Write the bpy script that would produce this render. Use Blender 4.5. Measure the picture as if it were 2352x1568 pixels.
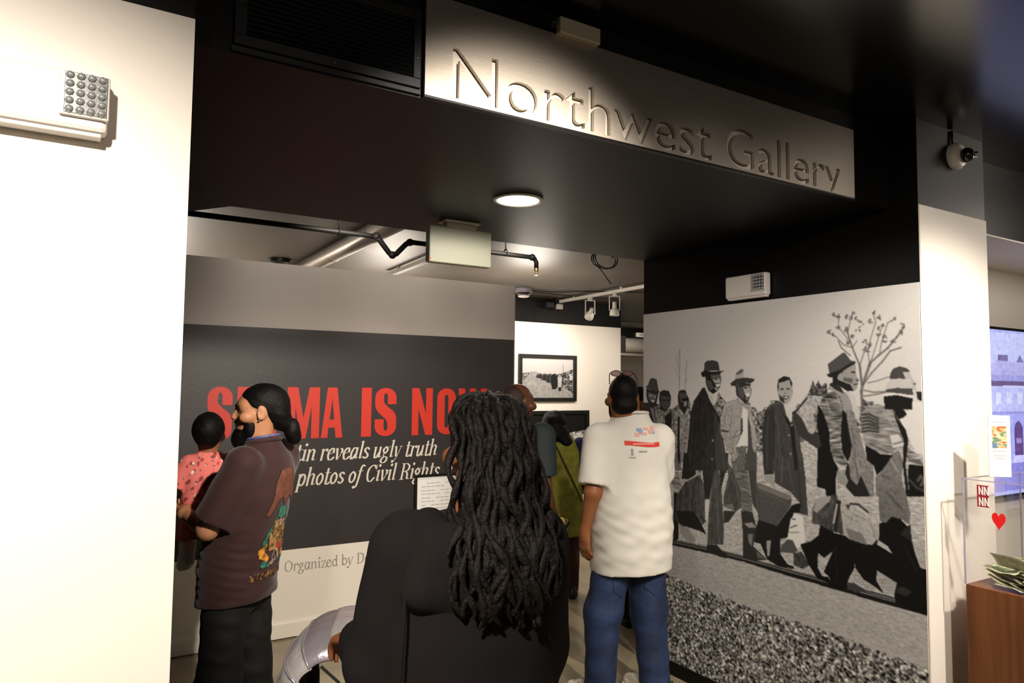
import bpy, bmesh, math, random
import numpy as np
from mathutils import Vector, Matrix, Euler
for o in list(bpy.data.objects): bpy.data.objects.remove(o, do_unlink=True)
SC = bpy.context.scene
COL = SC.collection
rng = np.random.default_rng(7)
random.seed(7)
# ------------------------------------------------------------------ camera
YAW, PITCH, ROLL, FPX = math.radians(31.251), math.radians(3.552), math.radians(.599), 1626.0
CAMP = np.array([0, 0, 1.75])
cf = np.array([math.sin(YAW)*math.cos(PITCH), math.cos(YAW)*math.cos(PITCH), math.sin(PITCH)])
cr = np.array([math.cos(YAW), -math.sin(YAW), 0.0]); cu = np.cross(cr, cf)
cr, cu = math.cos(ROLL)*cr+math.sin(ROLL)*cu, -math.sin(ROLL)*cr+math.cos(ROLL)*cu
cam = bpy.data.cameras.new('camera'); camo = bpy.data.objects.new('camera', cam); COL.objects.link(camo)
cam.sensor_width = 36; cam.lens = FPX/2352*36; cam.clip_start = .05
M = Matrix.Identity(4)
for i in range(3):
    M[i][0], M[i][1], M[i][2], M[i][3] = cr[i], cu[i], -cf[i], CAMP[i]
camo.matrix_world = M
SC.camera = camo
# ------------------------------------------------------------------ colour management, world, lights
SC.view_settings.view_transform = 'Standard'; SC.view_settings.look = 'None'
SC.view_settings.gamma = 1; SC.view_settings.use_curve_mapping = False
SC.view_settings.exposure = 0.0
w = bpy.data.worlds.new('world'); SC.world = w; w.use_nodes = True
w.node_tree.nodes['Background'].inputs[0].default_value = (.9, .8, .7, 1)
w.node_tree.nodes['Background'].inputs[1].default_value = .02
WARM = (1, .89, .77)
def spot(name, loc, to, power, angle=60, blend=.6, size=.05, col=WARM):
    l = bpy.data.lights.new(name, 'SPOT'); l.energy = power; l.spot_size = math.radians(angle); l.spot_blend = blend
    l.shadow_soft_size = size; l.color = col
    o = bpy.data.objects.new(name, l); COL.objects.link(o); o.location = loc
    o.rotation_euler = (Vector(to)-Vector(loc)).to_track_quat('-Z', 'Y').to_euler(); return o
# track lamps of the front hall (above and behind the photographer)
spot('track_lamp_light', (-.45, .2, 2.9), (-.3, 1.72, .85), 430, 96, 1)
spot('track_lamp_light', (2.55, .1, 2.9), (3.55, 1.72, 1.0), 380, 68, .6)
spot('track_lamp_light', (1.0, .1, 2.9), (1.45, 5.0, .75), 950, 44, 1, .06)
spot('track_lamp_light', (1.5, -.3, 2.9), (3.1, 2.0, 1.35), 230, 60, .9)
spot('track_lamp_light', (1.4, .35, 2.9), (2.75, 3.2, 1.2), 40, 50, .8, .04)
# lamps inside the gallery, then an added uplight and added fill points
spot('gallery_lamp_light', (4.35, 6.0, 2.72), (4.55, 7.2, 2.1), 90, 75, .8)
spot('gallery_lamp_light', (5.3, 5.6, 2.72), (5.3, 7.2, 1.4), 80, 90, .8)
for x_ in (.2, 1.3, 2.4):
    spot('gallery_lamp_light', (x_, 3.75, 2.74), (x_+.1, 5.05, 2.2), 60, 92, 1, .08)
spot('gallery_lamp_light', (7.6, 8.6, 2.6), (8.2, 10.4, 1.8), 120, 100, .8)
spot('added_uplight', (2.03, 5.42, 2.2), (2.04, 5.40, 2.82), 40, 34, .7, .03, (.62, .74, 1))  # added lamp without a fixture, throws the bluish spot on the ceiling
for p_, e_ in (((1.0, -1.0, 2.85), 25), ((3.6, 5.6, 2.4), 40), ((6.5, 5.2, 2.6), 30), ((0.4, 7.2, 2.1), 130), ((5.0, 1.0, 2.7), 34), ((2.6, 6.6, 2.2), 50)):  # added fill points without fixtures, brighten ceilings, walls and the screen niche
    l = bpy.data.lights.new('added_fill_light', 'POINT'); l.energy = e_; l.color = WARM; l.shadow_soft_size = .25
    o = bpy.data.objects.new('added_fill_light', l); COL.objects.link(o); o.location = p_
# ------------------------------------------------------------------ helpers
def s2l(c):
    c = np.asarray(c, float); return np.where(c <= .04045, c/12.92, ((c+.055)/1.055)**2.4)
def rgb(h):
    return tuple(float(x) for x in s2l([int(h[i:i+2], 16)/255 for i in (0, 2, 4)]))
MATS = {}
def mat(name, col, rough=.5, metal=0, noise=None, bump=None, attr=None, emit=0, trans=0, coat=0, spec=.5, aniso=None, sheen=0, alpha=1, ior=1.45):
    """noise=(scale, amount[, stretch]); bump=(scale, strength[, stretch])"""
    if name in MATS: return MATS[name]
    m = bpy.data.materials.new(name); m.use_nodes = True; MATS[name] = m
    nt = m.node_tree; N = nt.nodes; L = nt.links; b = N['Principled BSDF']
    c = rgb(col) if isinstance(col, str) else col
    b.inputs['Base Color'].default_value = (*c, 1); b.inputs['Roughness'].default_value = rough
    b.inputs['Metallic'].default_value = metal; b.inputs['Specular IOR Level'].default_value = spec
    b.inputs['IOR'].default_value = ior
    if trans: b.inputs['Transmission Weight'].default_value = trans
    if coat: b.inputs['Coat Weight'].default_value = coat; b.inputs['Coat Roughness'].default_value = .15
    if sheen: b.inputs['Sheen Weight'].default_value = sheen; b.inputs['Sheen Roughness'].default_value = .5
    if aniso is not None: b.inputs['Anisotropic'].default_value = aniso
    if alpha < 1: b.inputs['Alpha'].default_value = alpha
    src = None
    if attr:
        a = N.new('ShaderNodeAttribute'); a.attribute_name = attr; src = a.outputs['Color']
    tc = N.new('ShaderNodeTexCoord')
    def tex(sc, st, det=4):
        t = N.new('ShaderNodeTexNoise'); t.inputs['Scale'].default_value = sc; t.inputs['Detail'].default_value = det
        mp = N.new('ShaderNodeMapping'); mp.inputs['Scale'].default_value = st
        L.new(tc.outputs['Object'], mp.inputs['Vector']); L.new(mp.outputs[0], t.inputs['Vector']); return t
    if noise:
        t = tex(noise[0], noise[2] if len(noise) > 2 else (1, 1, 1))
        r = N.new('ShaderNodeMapRange'); r.inputs[1].default_value = .25; r.inputs[2].default_value = .75
        r.inputs[3].default_value = 1-noise[1]; r.inputs[4].default_value = 1+noise[1]
        L.new(t.outputs[0], r.inputs[0])
        mx = N.new('ShaderNodeMix'); mx.data_type = 'RGBA'; mx.blend_type = 'MULTIPLY'; mx.inputs[0].default_value = 1
        if src: L.new(src, mx.inputs[6])
        else: mx.inputs[6].default_value = (*c, 1)
        L.new(r.outputs[0], mx.inputs[7]); src = mx.outputs[2]
    if src: L.new(src, b.inputs['Base Color'])
    if bump:
        t = tex(bump[0], bump[2] if len(bump) > 2 else (1, 1, 1))
        bp = N.new('ShaderNodeBump'); bp.inputs['Strength'].default_value = bump[1]; bp.inputs['Distance'].default_value = .01
        L.new(t.outputs[0], bp.inputs['Height']); L.new(bp.outputs[0], b.inputs['Normal'])
    if emit:
        if src: L.new(src, b.inputs['Emission Color'])
        else: b.inputs['Emission Color'].default_value = (*c, 1)
        b.inputs['Emission Strength'].default_value = emit
    return m
def link(name, me, m=None, parent=None, smooth=False):
    o = bpy.data.objects.new(name, me); COL.objects.link(o)
    if m is not None and not me.materials: me.materials.append(m)
    if parent is not None: o.parent = parent
    if smooth and len(me.polygons): me.polygons.foreach_set('use_smooth', [True]*len(me.polygons))
    return o
def tag(o, label, cat=None, group=None, kind=None):
    o['label'] = label
    if cat: o['category'] = cat
    if group: o['group'] = group
    if kind: o['kind'] = kind
    return o
def struct(o, label=None):
    o['kind'] = 'structure'
    if label: o['label'] = label
    return o
def thing(name, label, cat, loc=(0, 0, 0), rz=0, group=None):
    o = bpy.data.objects.new(name, None); COL.objects.link(o); o.empty_display_size = .1
    o.location = loc; o.rotation_euler = (0, 0, rz); return tag(o, label, cat, group)
def b_box(bm, x0, x1, y0, y1, z0, z1, bev=0, mtx=None):
    r = bmesh.ops.create_cube(bm, size=1); vs = r['verts']
    for v in vs:
        v.co = Vector(((x0+x1)/2+v.co.x*(x1-x0), (y0+y1)/2+v.co.y*(y1-y0), (z0+z1)/2+v.co.z*(z1-z0)))
    if bev:
        es = list({e for v in vs for e in v.link_edges})
        r2 = bmesh.ops.bevel(bm, geom=es, offset=bev, segments=2, affect='EDGES', profile=.5)
        vs = list({v for f in r2['faces'] for v in f.verts} | {v for v in vs if v.is_valid})
    if mtx is not None:
        for v in vs: v.co = mtx @ v.co
    return vs
def b_tube(bm, pts, rad, seg=10, caps=True):
    """tube along a polyline; rad number or list"""
    pts = [Vector(p) for p in pts]; n = len(pts)
    rad = [rad]*n if not hasattr(rad, '__len__') else list(rad)
    T = []
    for i in range(n):
        a = pts[max(i-1, 0)]; b = pts[min(i+1, n-1)]; t = (b-a); t = t.normalized() if t.length > 1e-9 else Vector((0, 0, 1)); T.append(t)
    up = Vector((0, 0, 1)) if abs(T[0].z) < .9 else Vector((1, 0, 0))
    u = T[0].cross(up).normalized(); rings = []
    for i in range(n):
        u = (u-T[i]*u.dot(T[i])); u = u.normalized() if u.length > 1e-6 else T[i].orthogonal().normalized()
        v = T[i].cross(u)
        rings.append([bm.verts.new(pts[i]+(u*math.cos(k*2*math.pi/seg)+v*math.sin(k*2*math.pi/seg))*rad[i]) for k in range(seg)])
    for a, b in zip(rings, rings[1:]):
        for k in range(seg): bm.faces.new((a[k], a[(k+1) % seg], b[(k+1) % seg], b[k]))
    if caps:
        bm.faces.new(rings[0][::-1]); bm.faces.new(rings[-1])
def b_lathe(bm, prof, c=(0, 0, 0), axis=(0, 0, 1), seg=28):
    """prof: (radius, height) list, spun about axis through c"""
    q = Vector((0, 0, 1)).rotation_difference(Vector(axis).normalized()); c = Vector(c); rings = []
    for r, h in prof:
        rings.append([bm.verts.new(c+q @ Vector((max(r, 1e-4)*math.cos(k*2*math.pi/seg), max(r, 1e-4)*math.sin(k*2*math.pi/seg), h))) for k in range(seg)])
    for a, b in zip(rings, rings[1:]):
        for k in range(seg): bm.faces.new((a[k], a[(k+1) % seg], b[(k+1) % seg], b[k]))
    bm.faces.new(rings[0][::-1]); bm.faces.new(rings[-1])
def done(bm, name, m, parent=None, smooth=False, norm=True):
    if norm: bmesh.ops.recalc_face_normals(bm, faces=bm.faces)
    me = bpy.data.meshes.new(name); bm.to_mesh(me); bm.free()
    o = link(name, me, m, parent, smooth)
    return o
def box(name, x0, x1, y0, y1, z0, z1, m, parent=None, bev=0):
    bm = bmesh.new(); b_box(bm, x0, x1, y0, y1, z0, z1, bev); return done(bm, name, m, parent)
def tube(name, pts, rad, m, parent=None, seg=10):
    bm = bmesh.new(); b_tube(bm, pts, rad, seg); return done(bm, name, m, parent, True)
def lathe(name, prof, m, parent=None, c=(0, 0, 0), axis=(0, 0, 1), seg=28, smooth=True):
    bm = bmesh.new(); b_lathe(bm, prof, c, axis, seg); o = done(bm, name, m, parent, smooth)
    if smooth: 
        md = o.modifiers.new('edge', 'EDGE_SPLIT'); md.split_angle = math.radians(40)
    return o
def pxray(x, y):
    return cr*(x-1176)/FPX+cu*(784-y)/FPX+cf
def pxon(x, y, ax, v):
    d = pxray(x, y); return CAMP+d*((v-CAMP[ax])/d[ax])
def grid_picture(name, img, corner, du, dv, m, parent=None):
    """flat print: img[rows from bottom, cols, 3] of linear colours -> grid mesh with a colour attribute"""
    h, wd = img.shape[:2]; corner = np.array(corner, float); du = np.array(du, float); dv = np.array(dv, float)
    a = np.linspace(0, 1, wd)[None, :, None]; b = np.linspace(0, 1, h)[:, None, None]
    co = (corner+a*du+b*dv).reshape(-1, 3)
    idx = np.arange(h*wd).reshape(h, wd)
    q = np.stack([idx[:-1, :-1], idx[:-1, 1:], idx[1:, 1:], idx[1:, :-1]], -1).reshape(-1, 4)
    return np_mesh(name, co, q, m, parent, img.reshape(-1, 3), False)
def np_mesh(name, co, quads, m, parent=None, col=None, smooth=True):
    me = bpy.data.meshes.new(name); nv, nq = len(co), len(quads); k = quads.shape[1]
    me.vertices.add(nv); me.vertices.foreach_set('co', np.ascontiguousarray(co, np.float32).ravel())
    me.loops.add(nq*k); me.loops.foreach_set('vertex_index', np.ascontiguousarray(quads, np.int32).ravel())
    me.polygons.add(nq); me.polygons.foreach_set('loop_start', np.arange(0, nq*k, k, dtype=np.int32))
    me.update(calc_edges=True)
    if col is not None:
        at = me.color_attributes.new('Col', 'FLOAT_COLOR', 'POINT')
        c4 = np.ones((nv, 4), np.float32); c4[:, :3] = col; at.data.foreach_set('color', c4.ravel())
    return link(name, me, m, parent, smooth)
# ------------------------------------------------------------------ materials of the room
m_black = mat('black_paint', '0b0a09', .45, spec=.2, bump=(60, .05), noise=(3, .2))
m_gloss = mat('black_gloss_ceiling', '0b0b0b', .22, bump=(2.2, .06))
m_white = mat('cream_white_paint', 'f0e9df', .6, bump=(90, .03), noise=(1.5, .02))
m_floor = mat('polished_concrete', '9a8f76', .33, noise=(2.2, .35), bump=(5, .05))
m_gceil = mat('black_satin_ceiling', '3f3830', .5, bump=(1.6, .2), noise=(1.2, .25))
m_dkmetal = mat('black_metal', '141414', .4, .3)
m_alu = mat('brushed_aluminium', 'aca499', .48, 1.0, noise=(6, .06, (1, 1, 40)), bump=(14, .035, (1, 1, 60)), aniso=.6)
m_ivory = mat('ivory_plastic', 'd8d4c4', .45)
m_whiteplastic = mat('white_plastic', 'dcd6d2', .4)
m_chrome = mat('chrome_reflector', 'c8c8c8', .18, 1.0)
m_pgrey = mat('grey_panel_paint', 'a39b95', .5, noise=(1.3, .05), bump=(80, .03))
m_pdark = mat('charcoal_panel_paint', '2f2b2b', .42, noise=(1.1, .08), bump=(40, .05))
m_pwhite = mat('offwhite_panel_paint', 'd6cfc2', .5, bump=(80, .03))
m_red = mat('red_letter_vinyl', 'c0301f', .5)
m_cream = mat('cream_letter_vinyl', 'c9c3b4', .5)
m_gtext = mat('grey_letter_vinyl', '8b867d', .6)
# ------------------------------------------------------------------ shell
struct(box('floor', -4, 12, -4, 12, -.1, 0, m_floor), 'polished grey concrete gallery floor')
struct(box('ceiling', -4, 8, -4, 1.86, 2.97, 3.1, m_gloss), 'glossy black ceiling of the front hall')
for k, yy in enumerate((-.4, .75)):
    struct(box('trim_%d' % (k+1), 3.8, 8, yy, yy+.012, 2.964, 2.97, m_black))
struct(box('ceiling_gallery', -4, 12, 3.51, 12, 2.82, 3.1, m_gceil), 'dark satin ceiling inside the gallery')
wl = struct(box('wall_left', -4, .189, 1.725, 3.53, 0, 2.97, m_black), 'white wall left of the gallery opening with a black top')
box('white_face', -4, .189, 1.72, 1.725, 0, 2.577, m_white, wl)
hd = struct(box('wall_header', .189, 3.155, 1.86, 3.51, 2.58, 2.97, m_black), 'black boxed header over the gallery opening')
bm = bmesh.new()
vs = [bm.verts.new(p) for p in ((.2, 3.51, 2.58), (.57, 3.51, 2.58), (.2, 4.05, 2.58), (.2, 3.51, 2.82), (.57, 3.51, 2.82), (.2, 4.05, 2.82))]
for f in ((0, 2, 1), (3, 4, 5), (0, 1, 4, 3), (1, 2, 5, 4), (2, 0, 3, 5)): bm.faces.new([vs[i] for i in f])
done(bm, 'corner_bulkhead', m_black, hd)
wm = struct(box('wall_mural', 3.16, 3.745, 1.726, 3.53, 0, 2.97, m_black), 'black side wall and white pillar right of the opening')
box('white_face', 3.16, 3.745, 1.72, 1.726, 0, 2.575, m_white, wm)
struct(box('baseboard_mural', 3.148, 3.16, 1.726, 3.53, 0, .08, m_black))
nb = struct(box('wall_niche', 3.745, 9, 2.4, 3.53, 0, 2.97, m_white), 'cream back wall behind the screen right of the pillar')
struct(box('wall_fascia', 3.745, 9, 1.87, 2.4, 2.58, 2.97, m_black), 'black fascia above the screen niche')
struct(box('ceiling_niche', 3.745, 9, 1.872, 2.4, 2.572, 2.58, m_white))
# hall behind the photographer
m_hall = mat('hall_wall_paint', 'cfc5b6', .7)
struct(box('wall_back', -4, 9, -4, -3.9, 0, 2.97, m_hall)); struct(box('wall_side_left', -4.1, -4, -4, 12, 0, 2.97, m_hall))
struct(box('wall_side_right', 9, 9.1, -4, 3.53, 0, 2.97, m_hall))
# gallery partition carrying the exhibit title
PY = 5.05
pn = struct(box('wall_exhibit_panel', -1.5, 3.085, PY, PY+.16, 0.012, 2.585, m_pgrey), 'free-standing exhibit title wall painted grey, charcoal and white')
box('charcoal_band', -1.5, 3.082, PY-.003, PY, .60, 2.13, m_pdark, pn)
box('white_band', -1.5, 3.084, PY-.003, PY, .012, .60, m_pwhite, pn)
bm = bmesh.new()
pr = [(-.003, .012), (-.018, .012), (-.018, .105), (-.012, .118), (-.003, .128)]
for x in (-1.5, 3.084):
    pass
a = [bm.verts.new((-1.5, PY+p[0], p[1])) for p in pr]; b = [bm.verts.new((3.084, PY+p[0], p[1])) for p in pr]
for i in range(len(pr)-1): bm.faces.new((a[i], a[i+1], b[i+1], b[i]))
bm.faces.new(a); bm.faces.new(b[::-1])
done(bm, 'base_moulding', m_pwhite, pn)
box('edge_strip', 3.085, 3.09, PY-.003, PY+.163, .012, 2.588, m_pgrey, pn)
# photo wall and far wall
wp = struct(box('wall_photo', 2.0, 6.04, 7.2, 7.35, 0, 2.52, m_white), 'white gallery wall hung with framed photographs')
box('black_top', 2.0, 6.04, 7.195, 7.35, 2.52, 2.82, m_black, wp)
struct(box('wall_far', 2, 12, 10.6, 10.8, 0, 2.82, m_white), 'white far wall at the back of the gallery')
struct(box('wall_gallery_back', -4, 2.0, 8.6, 8.75, 0, 2.82, m_white)); struct(box('wall_gallery_right', 11.9, 12, 3.53, 12, 0, 2.82, m_white))
bk = struct(box('trim_3', 6.0, 11.9, 9.9, 10.1, 2.60, 2.82, m_black), 'black beam across the far end of the gallery')
# ------------------------------------------------------------------ lettering engines
def catmull(pts, n=8):
    P = [np.array(p, float) for p in pts]
    if len(P) < 3: return P
    P = [2*P[0]-P[1]]+P+[2*P[-1]-P[-2]]; out = []
    for i in range(1, len(P)-2):
        for t in np.linspace(0, 1, n, endpoint=False):
            a, b, c, d = P[i-1:i+3]
            out.append(.5*((2*b)+(c-a)*t+(2*a-5*b+4*c-d)*t*t+(3*b-a-3*c+d)*t**3))
    return out+[P[-2]]
# skeletons: x height 1, 'c' curved, 'l' straight, 'h' hairline (thin in both directions)
GL = {
 't': (.55, [('l', [(.2, 1.35), (.2, .25)]), ('c', [(.2, .3), (.22, .06), (.38, .02), (.55, .18)]), ('h', [(0, 1), (.48, 1)])]),
 'i': (.45, [('l', [(.2, .95), (.2, .08)]), ('h', [(.02, .9), (.2, .97)]), ('h', [(.2, .04), (.42, .1)]), ('d', [(.22, 1.38)])]),
 'n': (.85, [('l', [(.15, .95), (.15, 0)]), ('h', [(0, .92), (.15, .97)]), ('h', [(.15, .55), (.35, .92), (.5, .99)]), ('c', [(.45, .98), (.6, .85), (.6, .5), (.6, .1)]), ('h', [(.6, .05), (.82, .12)])]),
 'r': (.62, [('l', [(.15, .95), (.15, 0)]), ('h', [(0, .92), (.15, .97)]), ('h', [(.15, .6), (.32, .9), (.48, .97)]), ('d', [(.52, .86)])]),
 'e': (.72, [('h', [(.08, .5), (.55, .62)]), ('c', [(.56, .64), (.5, .95), (.32, .98), (.12, .7), (.1, .35), (.25, .03), (.5, .06), (.65, .25)])]),
 'v': (.75, [('l', [(.12, .97), (.28, .05)]), ('h', [(.28, .02), (.5, .35), (.62, .8)]), ('c', [(.62, .6), (.62, .85), (.5, .97)]), ('h', [(0, .93), (.14, .97)])]),
 'a': (.82, [('c', [(.55, .9), (.3, .98), (.1, .55), (.15, .06), (.32, .06), (.55, .45)]), ('l', [(.6, .98), (.58, .1)]), ('h', [(.58, .04), (.78, .14)])]),
 'l': (.45, [('l', [(.2, 1.52), (.2, .08)]), ('h', [(.04, 1.48), (.2, 1.55)]), ('h', [(.2, .04), (.42, .12)])]),
 's': (.6, [('c', [(.5, .8), (.32, .98), (.12, .82), (.2, .58), (.42, .42), (.48, .2), (.28, .02), (.08, .18)])]),
 'u': (.88, [('l', [(.15, .97), (.15, .3)]), ('c', [(.15, .35), (.2, .04), (.38, .06), (.58, .5)]), ('l', [(.62, .97), (.62, .1)]), ('h', [(.62, .04), (.84, .12)]), ('h', [(0, .93), (.15, .97)])]),
 'g': (.75, [('c', [(.32, .98), (.1, .7), (.3, .38), (.52, .7), (.32, .98)]), ('h', [(.5, .88), (.72, .98)]), ('h', [(.28, .4), (.15, .22), (.3, .12)]), ('c', [(.25, .12), (.58, 0), (.5, -.36), (.18, -.45), (.02, -.22), (.2, .05)])]),
 'y': (.78, [('l', [(.14, .97), (.28, .1)]), ('h', [(0, .93), (.14, .97)]), ('h', [(.65, .97), (.38, .05), (.15, -.38), (0, -.42)]), ('d', [(.03, -.36)]), ('h', [(.55, .97), (.75, .97)])]),
 'h': (.88, [('l', [(.15, 1.52), (.15, 0)]), ('h', [(0, 1.48), (.15, 1.55)]), ('h', [(.15, .55), (.35, .92), (.5, .99)]), ('c', [(.45, .98), (.62, .85), (.6, .5), (.6, .1)]), ('h', [(.6, .05), (.84, .12)])]),
 'p': (.82, [('l', [(.15, .97), (.15, -.48)]), ('h', [(0, -.48), (.3, -.48)]), ('h', [(0, .92), (.15, .97)]), ('c', [(.2, .7), (.4, .99), (.64, .7), (.6, .2), (.4, .02), (.2, .2)])]),
 'o': (.78, [('c', [(.36, .98), (.12, .7), (.12, .28), (.34, .02), (.58, .3), (.58, .72), (.36, .98)])]),
 'f': (.52, [('c', [(.58, 1.4), (.42, 1.5), (.28, 1.2), (.22, .4), (.12, -.3), (-.1, -.45)]), ('h', [(.05, 1), (.5, 1)]), ('d', [(-.12, -.38)])]),
 'C': (1.0, [('c', [(.88, 1.15), (.6, 1.45), (.2, 1.2), (.1, .7), (.25, .15), (.55, .02), (.85, .35)]), ('h', [(.9, 1.45), (.88, 1.05)])]),
 'R': (1.05, [('l', [(.22, 1.42), (.22, .02)]), ('h', [(.02, .02), (.42, .02)]), ('h', [(.02, 1.44), (.6, 1.44)]), ('h', [(.2, .74), (.55, .74)]), ('c', [(.55, 1.44), (.82, 1.2), (.75, .85), (.5, .74)]), ('c', [(.55, .72), (.74, .5), (.78, .12), (.95, .05)])]),
 'O': (1.1, [('c', [(.5, 1.46), (.15, 1.15), (.12, .4), (.5, .0), (.88, .4), (.88, 1.1), (.5, 1.46)])]),
 'z': (.65, [('h', [(.06, .75), (.06, .97), (.56, .97)]), ('l', [(.54, .95), (.08, .04)]), ('h', [(.06, .03), (.58, .03), (.58, .28)])]),
 'd': (.85, [('l', [(.62, 1.52), (.62, .02)]), ('h', [(.45, 1.5), (.62, 1.52)]), ('h', [(.62, .03), (.8, .03)]), ('c', [(.6, .75), (.38, .98), (.12, .7), (.14, .25), (.36, .02), (.6, .25)])]),
 'b': (.82, [('l', [(.15, 1.52), (.15, .02)]), ('h', [(0, 1.5), (.15, 1.52)]), ('c', [(.18, .75), (.4, .98), (.66, .7), (.64, .25), (.4, .02), (.18, .25)])]),
 'D': (1.1, [('l', [(.22, 1.42), (.22, .02)]), ('h', [(.02, .02), (.5, .02)]), ('h', [(.02, 1.44), (.5, 1.44)]), ('c', [(.45, 1.44), (.85, 1.2), (.85, .3), (.45, .02)])]),
}
def serif_line(text, x0, x1, z0, xh, y, name, m, parent, slant=.24, nibw=.19, nibt=.05):
    """text drawn with a broad vertical-stress pen on the plane Y=y"""
    quads = []
    def add(a, b, c, d): quads.append((a, b, c, d))
    cur = 0
    for ch in text:
        if ch == ' ': cur += .42; continue
        wd, st = GL[ch]
        for kind, pts in st:
            if kind == 'd':
                c = np.array(pts[0]); r = .125
                for k in range(8):
                    t0, t1 = k*math.pi/4, (k+1)*math.pi/4
                    q = [c, c+(r*math.cos(t0), r*math.sin(t0)), c+(r*math.cos((t0+t1)/2)*1.0, r*math.sin((t0+t1)/2)), c+(r*math.cos(t1), r*math.sin(t1))]
                    add(*[p+(cur, 0) for p in q])
                continue
            P = [np.array(p, float) for p in pts] if kind == 'l' else catmull(pts)
            wN = nibw if kind != 'h' else .06; tN = nibt
            h = np.array((wN/2, 0)); v = np.array((0, tN/2)); o = np.array((cur, 0))
            for a, b in zip(P, P[1:]):
                a, b = a+o, b+o
                add(a-h, a+h, b+h, b-h); add(a-v, a+v, b+v, b-v)
            for p in P: p = p+o; add(p-h-v, p+h-v, p+h+v, p-h+v)
        cur += wd
    q = np.array(quads)                       # n,4,2
    ar = ((q[:, 1, 0]-q[:, 0, 0])*(q[:, 2, 1]-q[:, 0, 1])-(q[:, 1, 1]-q[:, 0, 1])*(q[:, 2, 0]-q[:, 0, 0]))+((q[:, 2, 0]-q[:, 0, 0])*(q[:, 3, 1]-q[:, 0, 1])-(q[:, 2, 1]-q[:, 0, 1])*(q[:, 3, 0]-q[:, 0, 0]))
    q = q[np.abs(ar) > 1e-5]; ar = ar[np.abs(ar) > 1e-5]
    q[ar < 0] = q[ar < 0][:, ::-1]
    x = q[..., 0]+slant*q[..., 1]; zz = q[..., 1]
    x = x0+(x-x.min())/(x.max()-x.min())*(x1-x0)
    co = np.stack([x, y-np.arange(len(x))[:, None]*4e-6+0*x, z0+zz*xh], -1).reshape(-1, 3)
    return np_mesh(name, co, np.arange(len(co)).reshape(-1, 4), m, parent, None, False)
TY = PY-.0045
serif_line('tin reveals ugly truth', 1.305, 2.385, 1.203, .083, TY, 'subtitle_lettering', m_cream, pn)
serif_line('photos of Civil Rights', 1.30, 2.415, 1.032, .083, TY, 'subtitle_lettering', m_cream, pn)
serif_line('Organized by Doug', 1.25, 1.955, .452, .050, TY, 'credit_lettering', m_gtext, pn, 0, .13, .05)
def poly_letters(defs, name, m, parent, y, z0, z1):
    """defs: (list of outlines, x0, x1) with outlines on a 0..1 square; holes by even-odd fill"""
    cu_ = bpy.data.curves.new(name, 'CURVE'); cu_.dimensions = '2D'; cu_.fill_mode = 'BOTH'; cu_.extrude = .001
    for outs, x0, x1 in defs:
        for o in outs:
            s = cu_.splines.new('POLY'); s.points.add(len(o)-1); s.use_cyclic_u = True
            for i, (a, b) in enumerate(o): s.points[i].co = (x0+a*(x1-x0), z0+b*(z1-z0), 0, 1)
    t = bpy.data.objects.new(name, cu_); COL.objects.link(t)
    me = bpy.data.meshes.new_from_object(t.evaluated_get(bpy.context.evaluated_depsgraph_get())); bpy.data.objects.remove(t)
    for v in me.vertices: v.co = (v.co.x, y-v.co.z, v.co.y)
    me.materials.clear(); return link(name, me, m, parent)
def rrect(x0, x1, y0, y1, rx, ry, n=8):
    o = []
    for cx, cy, a in ((x1-rx, y1-ry, 0), (x0+rx, y1-ry, 90), (x0+rx, y0+ry, 180), (x1-rx, y0+ry, 270)):
        for t in np.linspace(a, a+90, n): o.append((cx+rx*math.cos(math.radians(t)), cy+ry*math.sin(math.radians(t))))
    return o
def arc(cx, cy, rx, ry, a0, a1, n=12):
    return [(cx+rx*math.cos(math.radians(t)), cy+ry*math.sin(math.radians(t))) for t in np.linspace(a0, a1, n)]
S_ = [arc(.5, .80, .5, .20, 0, 180)+[(0, .66)]+[(.03, .58), (.12, .51), (.3, .43), (.52, .34), (.58, .27)]+arc(.5, .18, .09, .07, 0, -180, 6)+[(.41, .35), (0, .35)]+arc(.5, .20, .5, .20, 180, 360)
      +[(1, .38), (.96, .45), (.85, .52), (.62, .60), (.44, .68), (.41, .73)]+arc(.5, .82, .09, .07, 180, 0, 6)+[(.59, .66), (1, .66)]]
E_ = [[(0, 0), (1, 0), (1, .16), (.5, .16), (.5, .43), (.9, .43), (.9, .58), (.5, .58), (.5, .84), (1, .84), (1, 1), (0, 1)]]
L_ = [[(0, 0), (1, 0), (1, .17), (.5, .17), (.5, 1), (0, 1)]]
M_ = [[(0, 0), (.25, 0), (.25, .62), (.42, 0), (.58, 0), (.75, .62), (.75, 0), (1, 0), (1, 1), (.68, 1), (.5, .4), (.32, 1), (0, 1)]]
A_ = [[(0, 0), (.3, 0), (.34, .2), (.64, .2), (.68, 0), (1, 0), (.72, 1), (.28, 1)], [(.39, .36), (.6, .36), (.5, .78)]]
I_ = [[(0, 0), (1, 0), (1, 1), (0, 1)]]
N_ = [[(0, 0), (.32, 0), (.32, .55), (.66, 0), (1, 0), (1, 1), (.68, 1), (.68, .45), (.34, 1), (0, 1)]]
O_ = [rrect(0, 1, 0, 1, .5, .2), rrect(.4, .6, .14, .86, .1, .07)]
W_ = [[(.14, 0), (.4, 0), (.5, .55), (.6, 0), (.86, 0), (1, 1), (.78, 1), (.72, .45), (.6, 1), (.4, 1), (.28, .45), (.22, 1), (0, 1)]]
poly_letters([(S_, .717, .874), (E_, .903, 1.025), (L_, 1.05, 1.165), (M_, 1.235, 1.462), (A_, 1.475, 1.632), (I_, 1.772, 1.848), (S_, 1.876, 2.045),
              (N_, 2.172, 2.345), (O_, 2.385, 2.545), (W_, 2.57, 2.83)], 'headline_lettering', m_red, pn, TY, 1.362, 1.722)
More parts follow.
